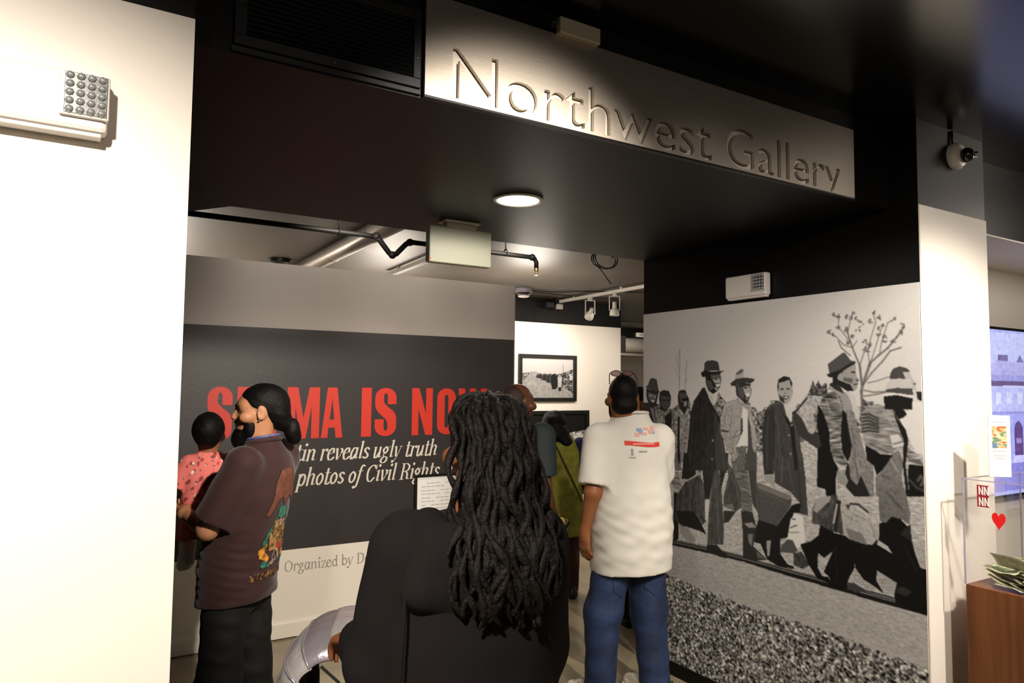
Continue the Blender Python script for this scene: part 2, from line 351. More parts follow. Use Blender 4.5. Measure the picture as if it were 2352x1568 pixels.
# ------------------------------------------------------------------ metal gallery sign
HY = 1.86
sg = thing('gallery_sign', 'brushed metal sign with cut-out letters reading Northwest Gallery on the black header', 'sign', (.812, HY, 2.585))
tcu = bpy.data.curves.new('t', 'FONT'); tcu.body = 'Northwest Gallery'; tcu.resolution_u = 4; tcu.offset = .014
to = bpy.data.objects.new('t', tcu); COL.objects.link(to)
cv = to.evaluated_get(bpy.context.evaluated_depsgraph_get()).to_curve(bpy.context.evaluated_depsgraph_get())
loops = []
for s in cv.splines:
    if s.type == 'BEZIER':
        P = s.bezier_points; o = []
        for i in range(len(P)):
            a, b = P[i], P[(i+1) % len(P)]
            straight = (a.handle_right-a.co).length < 1e-5 and (b.handle_left-b.co).length < 1e-5
            for t in np.linspace(0, 1, 2 if straight else 6)[:-1]:
                p = a.co*(1-t)**3+a.handle_right*3*t*(1-t)**2+b.handle_left*3*t*t*(1-t)+b.co*t**3
                o.append((p.x, p.y))
        loops.append(np.array(o))
bpy.data.objects.remove(to)
allp = np.concatenate(loops); xa, xb = allp[:, 0].min(), allp[:, 0].max(); cap = loops[0][:, 1].max()
cu2 = bpy.data.curves.new('plate', 'CURVE'); cu2.dimensions = '2D'; cu2.fill_mode = 'BOTH'; cu2.extrude = .006
def addsp(o):
    keep = [o[0]]
    for p in o[1:]:
        if np.hypot(*(np.array(p)-keep[-1])) > 4e-4: keep.append(p)
    s = cu2.splines.new('POLY'); s.points.add(len(keep)-1); s.use_cyclic_u = True
    for i, p in enumerate(keep): s.points[i].co = (p[0], p[1], 0, 1)
PW, PH = 2.052, .304
addsp([(0, 0), (PW, 0), (PW, PH), (0, PH)])
for o in loops:
    q = np.stack([.088+(o[:, 0]-xa)/(xb-xa)*1.865, .010+o[:, 1]/cap*.152], 1); q[:, 1] = np.maximum(q[:, 1], .004); addsp([tuple(p) for p in q])
to = bpy.data.objects.new('t', cu2); COL.objects.link(to)
me = bpy.data.meshes.new_from_object(to.evaluated_get(bpy.context.evaluated_depsgraph_get())); bpy.data.objects.remove(to)
for v in me.vertices: v.co = (v.co.x, -.017-v.co.z, v.co.y)
me.materials.clear(); link('sign_plate', me, m_alu, sg)
box('letter_backing', .004, PW-.004, -.004, 0, .002, PH-.002, mat('sign_backing', 'd2cabc', .55, .2, noise=(5, .06)), sg)
box('bottom_lip', 0, PW, -.022, 0, -.006, 0, m_dkmetal, sg)
# small light box over the sign
lb = thing('sign_light_box', 'small beige metal box fixed over the top edge of the gallery sign', 'light box', (1.35, HY, 2.91))
box('housing', -.081, .081, -.05, -.022, -.026, .028, mat('beige_metal', 'c9bfa8', .35, .5), lb, .003)
box('bracket', -.06, .06, -.022, 0, -.015, .02, m_dkmetal, lb)
bm = bmesh.new(); b_lathe(bm, [(.012, 0), (.014, .02), (.012, .03), (.004, .036)], (-.10, -.012, .0), (0, -1, .2), 14); done(bm, 'lens', m_dkmetal, lb, True)
# ------------------------------------------------------------------ air vent on the header
vt = thing('air_vent_grille', 'black louvred air vent grille in the header left of the sign', 'vent', (.55, HY, 2.72))
m_vent = mat('vent_metal', '17191b', .45, .4, bump=(40, .05))
bm = bmesh.new()
for a in ((-.257, .253, -.117, -.089), (-.257, .253, .085, .113), (-.257, -.226, -.089, .085), (.23, .253, -.089, .085)):
    b_box(bm, a[0], a[1], -.014, 0, a[2], a[3], .002)
done(bm, 'frame', m_vent, vt)
box('backing', -.226, .23, -.002, 0, -.089, .085, mat('vent_dark', '030303', .9), vt)
box('drip_edge', -.262, .256, -.010, 0, -.135, -.119, m_vent, vt, .002)
bm = bmesh.new(); b_box(bm, -.226, .23, -.006, .006, -.001, .001, 0, Matrix.Rotation(math.radians(-35), 4, 'X')); o = done(bm, 'slat', m_vent, vt); sl = o
for k in range(13):
    c = sl if k == 0 else sl.copy()
    if k: COL.objects.link(c); c.parent = vt
    c.location = (0, -.008, -.084+k*.0135)
for x, z in ((-.242, .0), (.242, -.03), (.0, -.103), (-.242, .1)):
    bm = bmesh.new(); b_lathe(bm, [(.005, 0), (.005, .0015), (.002, .003)], (x, -.014, z), (0, -1, 0), 10); done(bm, 'screw', mat('screw', '60605c', .4, .8), vt)
# ------------------------------------------------------------------ emergency lights
def emergency_light(label, loc, rz, sides):
    t = thing('emergency_light', label, 'light', loc, rz, 'emergency lights')
    bm = bmesh.new(); b_box(bm, -.14, .14, -.045, 0, -.062, .062, .010); done(bm, 'housing', m_whiteplastic, t)
    bm = bmesh.new(); b_box(bm, -.13, .13, -.036, -.004, -.070, -.060, .003); done(bm, 'bottom_cover', m_whiteplastic, t)
    for sx in sides:
        l = None
        bm = bmesh.new(); x = sx*.098; b_box(bm, x-.044, x+.044, -.054, -.040, -.038, .056, .004); l = done(bm, 'lamp_frame', m_whiteplastic, t)
        bm = bmesh.new(); b_box(bm, x-.036, x+.040, -.056, -.053, -.033, .052, .001); done(bm, 'reflector', m_chrome, l)
        bm = bmesh.new()
        for i in range(4):
            for j in range(5):
                b_lathe(bm, [(.0085, 0), (.007, .003), (.003, .005)], (x-.027+i*.019, -.056, -.025+j*.0175), (0, -1, 0), 8)
        tag(done(bm, 'lens_facets', mat('clear_lens', 'b4b8b8', .15, .6), l, True), 'clear faceted lens', kind='stuff')
    return t
emergency_light('white emergency light with two chrome lamps high on the bright white wall at left', (-.115, 1.72, 2.325), 0, (-1, 1))
emergency_light('white emergency light with one gridded lamp above the mural on the black wall', (3.155, 2.655, 2.312), -math.pi/2, (1,))
# ------------------------------------------------------------------ exit sign (seen from its blank back)
ex = thing('exit_sign', 'cream blank-backed exit sign box hanging from the black soffit', 'sign', (1.62, 3.2, 2.58))
box('housing', -.176, .176, -.025, .025, -.222, -.036, mat('cream_plastic', 'cfd0bc', .5), ex, .006)
box('mount', -.085, .085, -.03, .03, -.036, -.014, m_ivory, ex, .004)
box('canopy', -.10, .10, -.045, .045, -.012, 0, m_ivory, ex, .004)
bm = bmesh.new(); b_lathe(bm, [(.004, 0), (.004, .002)], (-.168, -.025, -.205), (0, -1, 0), 8); done(bm, 'status_light', mat('red_led', 'ff3020', .4, emit=3), ex)
# ------------------------------------------------------------------ recessed downlight
dl = thing('downlight', 'round white recessed downlight glowing in the black soffit', 'light', (1.636, 2.656, 2.58))
bm = bmesh.new(); b_lathe(bm, [(.112, 0), (.112, -.006), (.095, -.009), (.094, -.002)], (0, 0, 0)); done(bm, 'trim_ring', mat('ring_white', 'e8e4da', .4), dl, True)
bm = bmesh.new(); b_lathe(bm, [(.094, -.002), (.094, -.004)], (0, 0, 0)); done(bm, 'lamp_disc', mat('lamp_glow', 'fff6e4', .5, emit=14), dl)
l = bpy.data.lights.new('downlight_light', 'SPOT'); l.energy = 22; l.spot_size = math.radians(178); l.spot_blend = .2; l.color = (1, .92, .8); l.shadow_soft_size = .09
o = bpy.data.objects.new('downlight_light', l); COL.objects.link(o); o.location = (1.636, 2.656, 2.565)
# ------------------------------------------------------------------ sprinkler pipe
spk = thing('sprinkler_pipe', 'black sprinkler pipe with a dip and a drop head under the gallery ceiling', 'pipe', (0, 4.1, 2.652))
m_pipe = mat('black_pipe', '0b0a09', .6, 0, spec=.25)
tube('pipe_run', [(-3, 0, 0), (1.45, 0, .0), (1.51, 0, -.004)], .016, m_pipe, spk, 12)
tube('pipe_dip', [(1.49, 0, 0), (1.53, .0, -.02), (1.595, .0, -.095), (1.615, .0, -.104), (1.64, .0, -.095), (1.70, 0, -.03), (1.725, 0, -.010), (1.76, 0, -.01)], .017, m_pipe, spk, 12)
tube('pipe_run', [(1.73, 0, -.010), (2.63, 0, -.012), (2.665, 0, -.02), (2.68, 0, -.045), (2.68, 0, -.085)], .016, m_pipe, spk, 12)
for x, z in ((1.615, -.104), (1.51, 0), (1.73, -.012), (2.645, -.012)):
    bm = bmesh.new(); bmesh.ops.create_uvsphere(bm, u_segments=14, v_segments=8, radius=.024, matrix=Matrix.Translation((x, 0, z))); done(bm, 'elbow', m_pipe, spk, True)
for x in (1.275, 2.43):
    tube('hanger', [(x, 0, .012), (x, 0, .168)], .005, m_pipe, spk, 8); tube('hanger_ring', [(x, .022*math.cos(a), .022*math.sin(a)) for a in np.linspace(0, 6.2832, 16)], .004, m_pipe, spk, 6)
lathe('sprinkler_head', [(.016, 0), (.016, -.02), (.008, -.024), (.008, -.045), (.016, -.047), (.016, -.05)], mat('brass', '8a7a50', .35, .9), spk, (2.68, 0, -.085), (0, 0, 1), 14)
# ------------------------------------------------------------------ round duct
m_duct = mat('dark_duct_metal', '6a6258', .35, .6, bump=(20, .04))
du = thing('ceiling_duct', 'dark round duct running under the gallery ceiling above the title wall', 'duct', (1.62, 3.53, 2.752))
lathe('duct_tube', [(.066, 0), (.066, 4.6)], m_duct, du, (0, 0, 0), (0, 1, 0), 32)
for y in (.02, .9, 1.8, 2.7, 3.6):
    lathe('duct_collar', [(.066, 0), (.068, .005), (.068, .03), (.066, .035)], m_duct, du, (0, y, 0), (0, 1, 0), 32)
# ------------------------------------------------------------------ lighting tracks and heads
m_track = mat('white_track', 'a9a49c', .45)
def track(label, x0, y0, x1, y1, z):
    t = thing('lighting_track', label, 'track', (x0, y0, z), 0, 'lighting tracks')
    d = Vector((x1-x0, y1-y0, 0)); L = d.length; R_ = Matrix.Rotation(math.atan2(d.y, d.x), 4, 'Z')
    bm = bmesh.new(); b_box(bm, 0, L, -.02, .02, 0, .035, 0, R_); done(bm, 'rail', m_track, t)
    bm = bmesh.new(); b_box(bm, .02, L-.02, -.008, .008, -.002, .001, 0, R_); done(bm, 'slot', m_dkmetal, t)
    for s in np.arange(.3, L, .9):
        bm = bmesh.new(); b_box(bm, s-.012, s+.012, -.012, .012, .035, .06, 0, R_); done(bm, 'ceiling_clip', m_track, t)
track('white lighting track with two lamp heads near the photo wall', 4.966, 7.05, 4.87, 4.6, 2.76)
track('white lighting track passing behind the hanging exit sign', 2.44, 6.3, 2.38, 4.75, 2.76)
def track_head(label, loc, tilt, rz):
    t = thing('track_lamp', label, 'lamp', loc, rz, 'track lamp heads')
    m_ = mat('lamp_grey', 'b5b0a8', .4)
    box('adapter', -.02, .02, -.03, .03, -.03, 0, m_, t, .003)
    for s in (-1, 1): box('yoke_arm', s*.055-.005, s*.055+.005, -.006, .006, -.19, -.03, m_, t)
    box('yoke_bar', -.06, .06, -.006, .006, -.038, -.028, m_, t)
    d = Vector((0, -math.sin(tilt), -math.cos(tilt)))
    lathe('lamp_can', [(.018, -.09), (.022, -.085), (.024, -.02), (.046, .0), (.052, .03), (.052, .06), (.046, .062), (.044, .03)], m_, t, (0, 0, -.185), d, 20)
    return t
track_head('grey track lamp tilted towards the left, nearest the junction box', (4.935, 6.42, 2.76), math.radians(-55), math.radians(-20))
track_head('grey track lamp pointing straight down, second from the junction box', (4.905, 5.95, 2.76), math.radians(0), math.radians(-35))
# ------------------------------------------------------------------ small ceiling fixtures
sm = thing('ceiling_camera', 'round white dome camera on the gallery ceiling beside the title wall edge', 'camera', (4.15, 6.6, 2.82))
lathe('base', [(.10, 0), (.10, -.035), (.09, -.045)], mat('slate_plastic', '6c6a70', .4), sm)
lathe('dome', [(.075, -.045), (.078, -.06), (.06, -.075)], mat('dome_black', '08080a', .1, coat=1), sm)
lathe('bezel', [(.058, -.075), (.066, -.085), (.05, -.095), (.02, -.096)], m_whiteplastic, sm)
jb = thing('junction_box', 'black and grey electrical box at the end of the lighting track', 'box', (4.99, 7.135, 2.82))
box('box_body', -.07, .05, -.06, .06, -.07, 0, m_dkmetal, jb, .004); box('cover', -.05, .03, -.065, -.02, -.13, -.07, m_track, jb, .003)
box('side_box', -.20, -.09, -.05, .05, -.12, -.05, m_dkmetal, jb, .004)
for k, pts in enumerate(([(4.25, 6.6, 2.81), (4.5, 6.5, 2.80), (4.8, 6.35, 2.815), (5.4, 6.0, 2.81)], [(4.25, 6.62, 2.80), (4.6, 6.62, 2.795), (4.9, 6.7, 2.805), (5.5, 6.6, 2.80)], [(5.1, 5.6, 2.81), (5.3, 5.4, 2.78), (5.6, 5.2, 2.79), (6.0, 5.1, 2.81)])):
    tag(tube('ceiling_cable', catmull(pts, 5), .005, m_pipe, None, 6), ('thin black cable along the gallery ceiling from the dome camera, upper of two', 'thin black cable along the gallery ceiling from the dome camera, lower of two', 'thin black cable sagging across the ceiling near the black mural wall')[k], 'cable', 'ceiling cables')
coil = thing('cable_coil', 'loose coil of dark cable hanging from the ceiling by the black wall', 'cable', (3.62, 4.45, 2.82))
pts = [(.12*math.cos(t)-.02, .0+.004*t, -.04+.075*math.sin(t)) for t in np.linspace(.3, 2*math.pi*2.6, 60)]
tube('loops', pts, .006, mat('cable_grey', '2a2826', .5), coil, 6)
tube('tail', catmull([pts[-1], (-.09, .02, -.12), (-.02, .02, -.19), (.03, .02, -.24)], 6), .004, m_pipe, coil, 6)
tube('drop', [(.0, 0, 0), (.02, .0, -.03), (.07, .0, .01)], .004, m_pipe, coil, 6)
sp = thing('ceiling_speaker', 'small black dome on the ceiling above the title wall', 'speaker', (1.42, 6.24, 2.82))
lathe('shell', [(.09, 0), (.085, -.03), (.05, -.05), (.01, -.055)], m_dkmetal, sp); lathe('ring', [(.10, 0), (.10, -.008)], m_dkmetal, sp)
hv = thing('hvac_drum', 'pale round air duct section with straps over the far gallery wall', 'duct', (8.3, 9.5, 2.47))
lathe('drum', [(.13, -.9), (.13, 1.4)], mat('galvanised', 'a9a297', .35, .8), hv, (0, 0, 0), (1, 0, 0), 28)
for x in (.1, .6): lathe('strap', [(.132, 0), (.136, .004), (.136, .03), (.132, .034)], m_duct, hv, (x, 0, 0), (1, 0, 0), 28)
for x in (-.7, .9): tube('hanger_rod', [(x, 0, .12), (x, 0, .35)], .01, m_duct, hv, 6)
box('end_box', -1.15, -.35, -.16, .16, -.15, .15, m_dkmetal, hv, .004); box('shelf', -1.2, 1.4, -.2, .2, -.19, -.15, m_duct, hv)
fb = thing('wall_sounder', 'small white box on the dark beam at the far end', 'box', (8.75, 9.9, 2.70)); box('case', -.09, .09, -.05, 0, -.04, .04, m_whiteplastic, fb, .005); box('grille', -.05, .05, -.054, -.05, -.02, .02, m_track, fb)
# ------------------------------------------------------------------ security camera on the pillar
cc = thing('security_camera', 'white dome security camera on the black top of the pillar', 'camera', (3.47, 1.726, 2.845))
lathe('mount_ring', [(.062, 0), (.062, .02), (.052, .036), (.042, .04)], mat('camera_white', 'e6e2dc', .35), cc, (0, 0, 0), (0, -1, 0), 30)
bm = bmesh.new(); bmesh.ops.create_uvsphere(bm, u_segments=20, v_segments=12, radius=.034, matrix=Matrix.Translation((.012, -.052, -.002))); done(bm, 'ball', mat('camera_black', '0a0a0a', .12, coat=1), cc, True)
lathe('lens', [(.016, 0), (.016, .014), (.011, .016), (.009, .012)], m_chrome, cc, (.03, -.075, -.004), (.5, -.8, -.05), 16)
tube('conduit', [(-.02, -.008, .06), (-.02, -.006, .12)], .006, m_dkmetal, cc, 8)
# ------------------------------------------------------------------ flat prints: a small painter working on value grids
class Canvas:
    def __init__(s, x0, x1, z0, z1, nx, nz, val=200):
        s.x0, s.x1, s.z0, s.z1 = x0, x1, z0, z1; s.nx, s.nz = nx, nz
        s.img = np.full((nz, nx), float(val)); s.gx, s.gz = np.meshgrid(np.linspace(x0, x1, nx), np.linspace(z0, z1, nz))
    def sub(s, pts):
        i0 = max(int((pts[:, 0].min()-s.x0)/(s.x1-s.x0)*(s.nx-1))-1, 0); i1 = min(int((pts[:, 0].max()-s.x0)/(s.x1-s.x0)*(s.nx-1))+2, s.nx)
        j0 = max(int((pts[:, 1].min()-s.z0)/(s.z1-s.z0)*(s.nz-1))-1, 0); j1 = min(int((pts[:, 1].max()-s.z0)/(s.z1-s.z0)*(s.nz-1))+2, s.nz)
        return slice(j0, j1), slice(i0, i1)
    def mask(s, pts):
        pts = np.asarray(pts, float); sl = s.sub(pts); X, Z = s.gx[sl], s.gz[sl]; m = np.zeros(X.shape, bool)
        if X.size == 0: return sl, m
        for (xa, za), (xb, zb) in zip(pts, np.roll(pts, -1, 0)):
            if za == zb: continue
            c = ((za > Z) != (zb > Z)) & (X < (xb-xa)*(Z-za)/(zb-za)+xa); m ^= c
        return sl, m
    def poly(s, pts, val, tex=None, amp=0):
        sl, m = s.mask(pts); v = np.full(m.shape, float(val))
        if tex is not None: v = v+amp*tex[sl]
        s.img[sl] = np.where(m, v, s.img[sl])
    def line(s, pts, w, val, a=1.0):
        pts = np.asarray(pts, float)
        for p, q in zip(pts, pts[1:]):
            bb = np.array([p-w, p+w, q-w, q+w]); sl = s.sub(bb); X, Z = s.gx[sl], s.gz[sl]
            d = q-p; L = max(d@d, 1e-12); t = np.clip(((X-p[0])*d[0]+(Z-p[1])*d[1])/L, 0, 1)
            D = np.hypot(X-p[0]-t*d[0], Z-p[1]-t*d[1]); k = np.clip((w-D)/(w*.5), 0, 1)*a
            s.img[sl] = s.img[sl]*(1-k)+val*k
def blurn(n, m, sx, sz, seed):
    r = np.random.default_rng(seed); a = r.standard_normal((n, m))
    for ax, k in ((0, sz), (1, sx)):
        if k > 1:
            kern = np.ones(k)/k
            a = np.apply_along_axis(lambda v: np.convolve(v, kern, 'same'), ax, a)
            a = np.apply_along_axis(lambda v: np.convolve(v, kern, 'same'), ax, a)
    return a/a.std()
# ------------------------------------------------------------------ the marchers mural
MX = 3.155
NY, NZ = 560, 760
Y0, Y1, Z0, Z1 = 1.728, 3.53, .08, 2.226
cv_ = Canvas(Y0, Y1, Z0, Z1, NY, NZ, 205)
def wp_(x, y):
    p = pxon(x, y, 0, MX); return p[1], p[2]
CR = {1: (1470, 800, 5.6), 2: (1530, 1040, 5.6), 3: (1800, 700, 6.533), 4: (1800, 900, 6.533), 5: (1800, 1120, 5.226), 0: (0, 0, 1)}
def Pm(c, flat):
    ox, oy, s = CR[c]; f = list(flat)
    return np.array([wp_(ox+f[i]/s, oy+f[i+1]/s) for i in range(0, len(f), 2)])
def P_(c, val, *f, t=None, a=0): cv_.poly(Pm(c, f), val, t, a)
def Ln(c, val, w, *f, al=1.0): cv_.line(Pm(c, f), w, val, al)
tx_fine = blurn(NZ, NY, 2, 1, 1); tx_mid = blurn(NZ, NY, 2, 3, 2); tx_road = blurn(NZ, NY, 4, 1, 3); tx_leaf = blurn(NZ, NY, 3, 3, 4); tx_cloth = blurn(NZ, NY, 3, 8, 5); tx_fold = blurn(NZ, NY, 11, 2, 6)
# background: field, hedge
P_(0, 182, 1470, 985, 1560, 960, 1700, 965, 1830, 960, 1900, 975, 2000, 940, 2145, 960, 2145, 1420, 1470, 1240, t=tx_road, a=20)
hx = np.linspace(1470, 2140, 90); r_ = np.random.default_rng(3)
hp = [1470, 1000]
for x in hx: hp += [x, 950-38*abs(math.sin(x*.045))*(.4+.6*r_.random())-18*(1650 < x < 1700)-14*(1850 < x < 1900)]
hp += [2140, 985, 2000, 990, 1860, 1010, 1760, 1040, 1640, 1010]
P_(0, 118, *hp, t=tx_leaf, a=42)
# curb, road and verge
P_(0, 22, 1470, 1218, 1546, 1238, 1640, 1258, 1720, 1280, 1800, 1302, 1907, 1332, 2030, 1366, 2145, 1396, 2145, 1425, 1470, 1245)
for dy in (4, 9): Ln(0, 190, .0035, 1546, 1236+dy, 1640, 1256+dy, 1720, 1277+dy, 1800, 1300+dy, 1907, 1330+dy, 2030, 1366+dy, 2140, 1394+dy, al=.7)
P_(0, 176, 1470, 1232, 1546, 1252, 1623, 1269, 1709, 1290, 1780, 1313, 1907, 1350, 2030, 1386, 2145, 1418, 2145, 1600, 1470, 1600, t=tx_road, a=11)
gp = [1470, 1290]
for x in np.linspace(1475, 2145, 110): gp += [x, np.interp(x, [1470, 1534, 1644, 1734, 1933, 2139], [1292, 1318, 1366, 1398, 1462, 1539])+r_.normal()*3]
gp += [2145, 1900, 1470, 1900]
P_(0, 128, *gp, t=tx_leaf, a=56)
Ln(0, 190, .006, 1640, 1360, 1734, 1393, 1933, 1457, 2139, 1534, al=.5)
# trees
for br, w_ in (((505, 560, 508, 300, 512, 30), .0035), ((505, 300, 470, 120, 520, 0), .0025), ((580, 560, 590, 300, 605, 150), .003), ((590, 420, 620, 380), .002), ((505, 400, 440, 240), .002)):
    Ln(1, 95, w_, *br, al=.6)
for br, w_ in (((1185, 1568, 1165, 1300, 1185, 1200, 1285, 910, 1300, 865), .009), ((1300, 870, 1420, 760, 1560, 650, 1700, 480, 1800, 340), .006), ((1195, 1195, 1320, 1020, 1480, 850, 1600, 690, 1760, 640), .005),
               ((1170, 1200, 1130, 880, 1070, 740, 1030, 640, 960, 420, 930, 340), .0055), ((1030, 640, 900, 600, 780, 470, 650, 400), .003), ((1030, 640, 1100, 540), .003), ((1290, 880, 1260, 690, 1300, 520, 1380, 260, 1340, 120), .003),
               ((1310, 850, 1400, 560, 1480, 310), .003), ((1440, 750, 1460, 600, 1560, 270, 1640, 220), .003), ((1180, 1190, 1150, 880, 1230, 640), .0035), ((1000, 560, 820, 330, 830, 180, 730, 150), .003), ((960, 420, 1010, 200, 1040, 130), .003),
               ((1200, 1280, 1350, 1310, 1530, 1300), .004), ((1200, 1370, 1400, 1340, 1530, 1310), .004), ((1000, 760, 870, 650, 820, 540), .004), ((1260, 1170, 1400, 1140, 1570, 1080), .003)):
    Ln(3, 88, w_, *br, al=.8)
for c in ((740, 150), (830, 185), (940, 170), (1005, 190), (1035, 135), (1095, 215), (1150, 270), (1140, 360), (935, 380), (815, 330), (655, 400), (740, 445), (1350, 130), (1430, 190), (1290, 240), (1470, 310), (1420, 350), (1645, 220), (1790, 330), (1755, 405), (1520, 465), (1640, 540), (1420, 460), (1500, 530), (1205, 550), (1270, 690), (1225, 650), (1300, 600), (1040, 470), (970, 580)):
    for k in range(5):
        a = np.array(c)+r_.normal(size=2)*16; b = a+r_.normal(size=2)*14; Ln(3, 80, .0045, a[0], a[1], b[0], b[1], al=.75)
P_(3, 75, 370, 1330, 420, 1200, 440, 1120, 470, 1230, 520, 1130, 560, 1220, 640, 1160, 660, 1330, 600, 1380, 340, 1380, t=tx_leaf, a=30)
# far-left trio
P_(1, 72, 75, 490, 105, 470, 130, 390, 165, 378, 215, 400, 235, 520, 255, 570, 180, 545, 75, 505); P_(1, 42, 80, 515, 240, 560, 215, 690, 175, 780, 120, 720, 85, 640)
P_(1, 150, 120, 590, 200, 620, 190, 650, 130, 630); P_(1, 190, 140, 660, 190, 670, 170, 700); P_(1, 52, 20, 690, 110, 700, 210, 800, 215, 1020, 60, 960, 0, 840); P_(1, 120, 130, 760, 175, 770, 215, 1000, 190, 990)
P_(1, 128, 190, 800, 420, 770, 500, 830, 490, 1200, 520, 1500, 540, 1568, 400, 1568, 350, 1200, 270, 1060, 215, 980, t=tx_mid, a=24); P_(1, 40, 245, 640, 255, 560, 300, 537, 370, 545, 400, 620, 390, 740, 330, 810, 260, 790)
P_(1, 88, 270, 640, 380, 660, 380, 700, 280, 690); P_(1, 32, 320, 870, 410, 800, 405, 1000, 380, 1150, 330, 1160, 325, 1000)
P_(1, 138, 480, 760, 560, 850, 610, 780, 650, 860, 640, 1200, 600, 1250, 570, 1470, 520, 1470, 480, 1300, 470, 1000, t=tx_mid, a=21); P_(1, 38, 490, 690, 485, 620, 500, 550, 545, 530, 590, 545, 605, 600, 630, 650, 610, 760, 570, 850, 510, 770)
P_(1, 120, 560, 665, 610, 665, 600, 710, 570, 710); P_(1, 28, 485, 880, 512, 880, 508, 1240, 520, 1500, 480, 1400)
P_(2, 150, 60, 250, 150, 240, 190, 400, 205, 440, 150, 520, 60, 350, t=tx_fold, a=36)
# tall man in bowler, sack over his arm
P_(2, 20, 100, 500, 150, 520, 160, 1100, 95, 1150); P_(2, 150, 165, 900, 250, 930, 380, 1110, 370, 1150, 280, 1140, 180, 1030)
P_(2, 70, 400, 290, 440, 290, 500, 450, 520, 700, 510, 880, 430, 960, 200, 940, 120, 850, 130, 560, 240, 380, t=tx_cloth, a=10); P_(2, 26, 130, 740, 350, 750, 420, 850, 520, 1050, 430, 1000, 300, 960, 160, 900)
P_(2, 74, 560, 60, 640, 80, 690, 280, 720, 560, 740, 900, 740, 1180, 530, 1170, 545, 800, 590, 400, t=tx_cloth, a=7)
P_(2, 38, 230, 0, 800, 0, 790, 200, 750, 290, 700, 500, 690, 150, 620, 60, 600, 330, 560, 590, 500, 590, 460, 150, 380, 170, 380, 280, 280, 340, 200, 330); P_(2, 150, 385, 190, 460, 180, 455, 290, 400, 290); P_(2, 60, 415, 225, 450, 230, 430, 250)
P_(2, 34, 525, 1175, 650, 1180, 720, 1260, 830, 1340, 760, 1355, 600, 1300, 525, 1260); P_(2, 205, 500, 600, 550, 600, 540, 860, 500, 860)
P_(1, 38, 800, 510, 830, 500, 920, 680, 960, 780, 1030, 900, 1060, 1100, 1100, 1350, 1130, 1568, 560, 1568, 600, 1350, 630, 1100, 650, 850, 690, 680, 750, 590, t=tx_cloth, a=4); P_(1, 58, 960, 800, 1030, 1000, 1110, 1400, 1120, 1568, 980, 1568, 950, 1200)
P_(1, 30, 840, 350, 1030, 310, 1045, 400, 1025, 500, 990, 550, 940, 585, 880, 540, 850, 460); P_(1, 140, 930, 400, 1000, 378, 1035, 400, 1030, 450, 960, 442); P_(1, 215, 970, 462, 1030, 455, 1015, 490, 980, 486); P_(1, 110, 960, 500, 1010, 500, 990, 540)
P_(1, 190, 820, 480, 850, 480, 940, 640, 945, 745, 910, 690); P_(1, 62, 825, 285, 830, 190, 860, 160, 930, 150, 1000, 170, 1015, 220, 1025, 285); P_(1, 32, 785, 310, 830, 282, 930, 300, 1080, 285, 1040, 312, 960, 330, 870, 350, 810, 370, 790, 345)
P_(1, 150, 925, 1170, 950, 1170, 945, 1200, 928, 1200); P_(1, 130, 915, 1410, 940, 1410, 935, 1435, 918, 1435)
# man in pale jacket with brimmed hat
P_(2, 105, 830, 0, 1000, 0, 1050, 250, 1100, 600, 1110, 760, 970, 740, 960, 480, 850, 200, t=tx_fold, a=18); P_(2, 62, 1000, 0, 1165, 0, 1160, 330, 1200, 800, 1110, 650, 1060, 260); P_(2, 72, 780, 100, 850, 200, 960, 480, 970, 700, 900, 750, 740, 680, 740, 560, 800, 300, t=tx_cloth, a=9)
P_(2, 46, 740, 740, 900, 750, 800, 890, 740, 900); P_(2, 110, 760, 660, 860, 660, 880, 720, 800, 720)
P_(2, 42, 965, 740, 1110, 760, 1160, 950, 1120, 1200, 1300, 1370, 1130, 1385, 990, 1340, 985, 1000); P_(2, 150, 1000, 905, 1110, 890, 1160, 960, 1060, 960); P_(2, 125, 1050, 1040, 1120, 1040, 1100, 1200, 1060, 1150); P_(2, 100, 1150, 1250, 1280, 1360, 1180, 1350)
P_(1, 74, 1380, 860, 1460, 950, 1500, 1250, 1500, 1568, 1340, 1568, 1390, 1250)
P_(1, 160, 1090, 700, 1240, 650, 1360, 720, 1420, 720, 1450, 900, 1500, 1200, 1490, 1350, 1450, 1300, 1420, 1000, 1380, 850, 1330, 980, 1240, 1250, 1260, 1400, 1200, 1450, 1120, 1250, 1040, 1100, 1030, 900, t=tx_mid, a=9)
P_(1, 222, 1320, 740, 1385, 800, 1390, 1250, 1240, 1258, 1330, 1050, 1310, 880); P_(1, 100, 1240, 1268, 1370, 1268, 1340, 1568, 1200, 1568, t=tx_mid, a=9); P_(1, 148, 1040, 1060, 1140, 1080, 1270, 1370, 1210, 1450, 1120, 1300, 1060, 1130, t=tx_mid, a=14); P_(1, 60, 1045, 1040, 1140, 1060, 1140, 1080, 1045, 1065)
P_(1, 70, 1300, 900, 1318, 900, 1320, 1060, 1290, 1120); P_(1, 46, 1230, 490, 1330, 440, 1425, 460, 1430, 570, 1400, 660, 1360, 715, 1290, 650, 1240, 600); P_(1, 135, 1330, 490, 1420, 480, 1425, 560, 1380, 600, 1340, 560); P_(1, 40, 1345, 500, 1375, 500, 1370, 515); P_(1, 205, 1350, 585, 1420, 570, 1405, 620, 1370, 622)
P_(1, 175, 1220, 400, 1235, 320, 1290, 270, 1335, 280, 1330, 385); P_(1, 95, 1230, 325, 1300, 265, 1335, 275, 1310, 312, 1250, 342); P_(1, 58, 1165, 445, 1240, 390, 1350, 375, 1470, 390, 1475, 410, 1420, 448, 1330, 442, 1230, 485, 1170, 478)
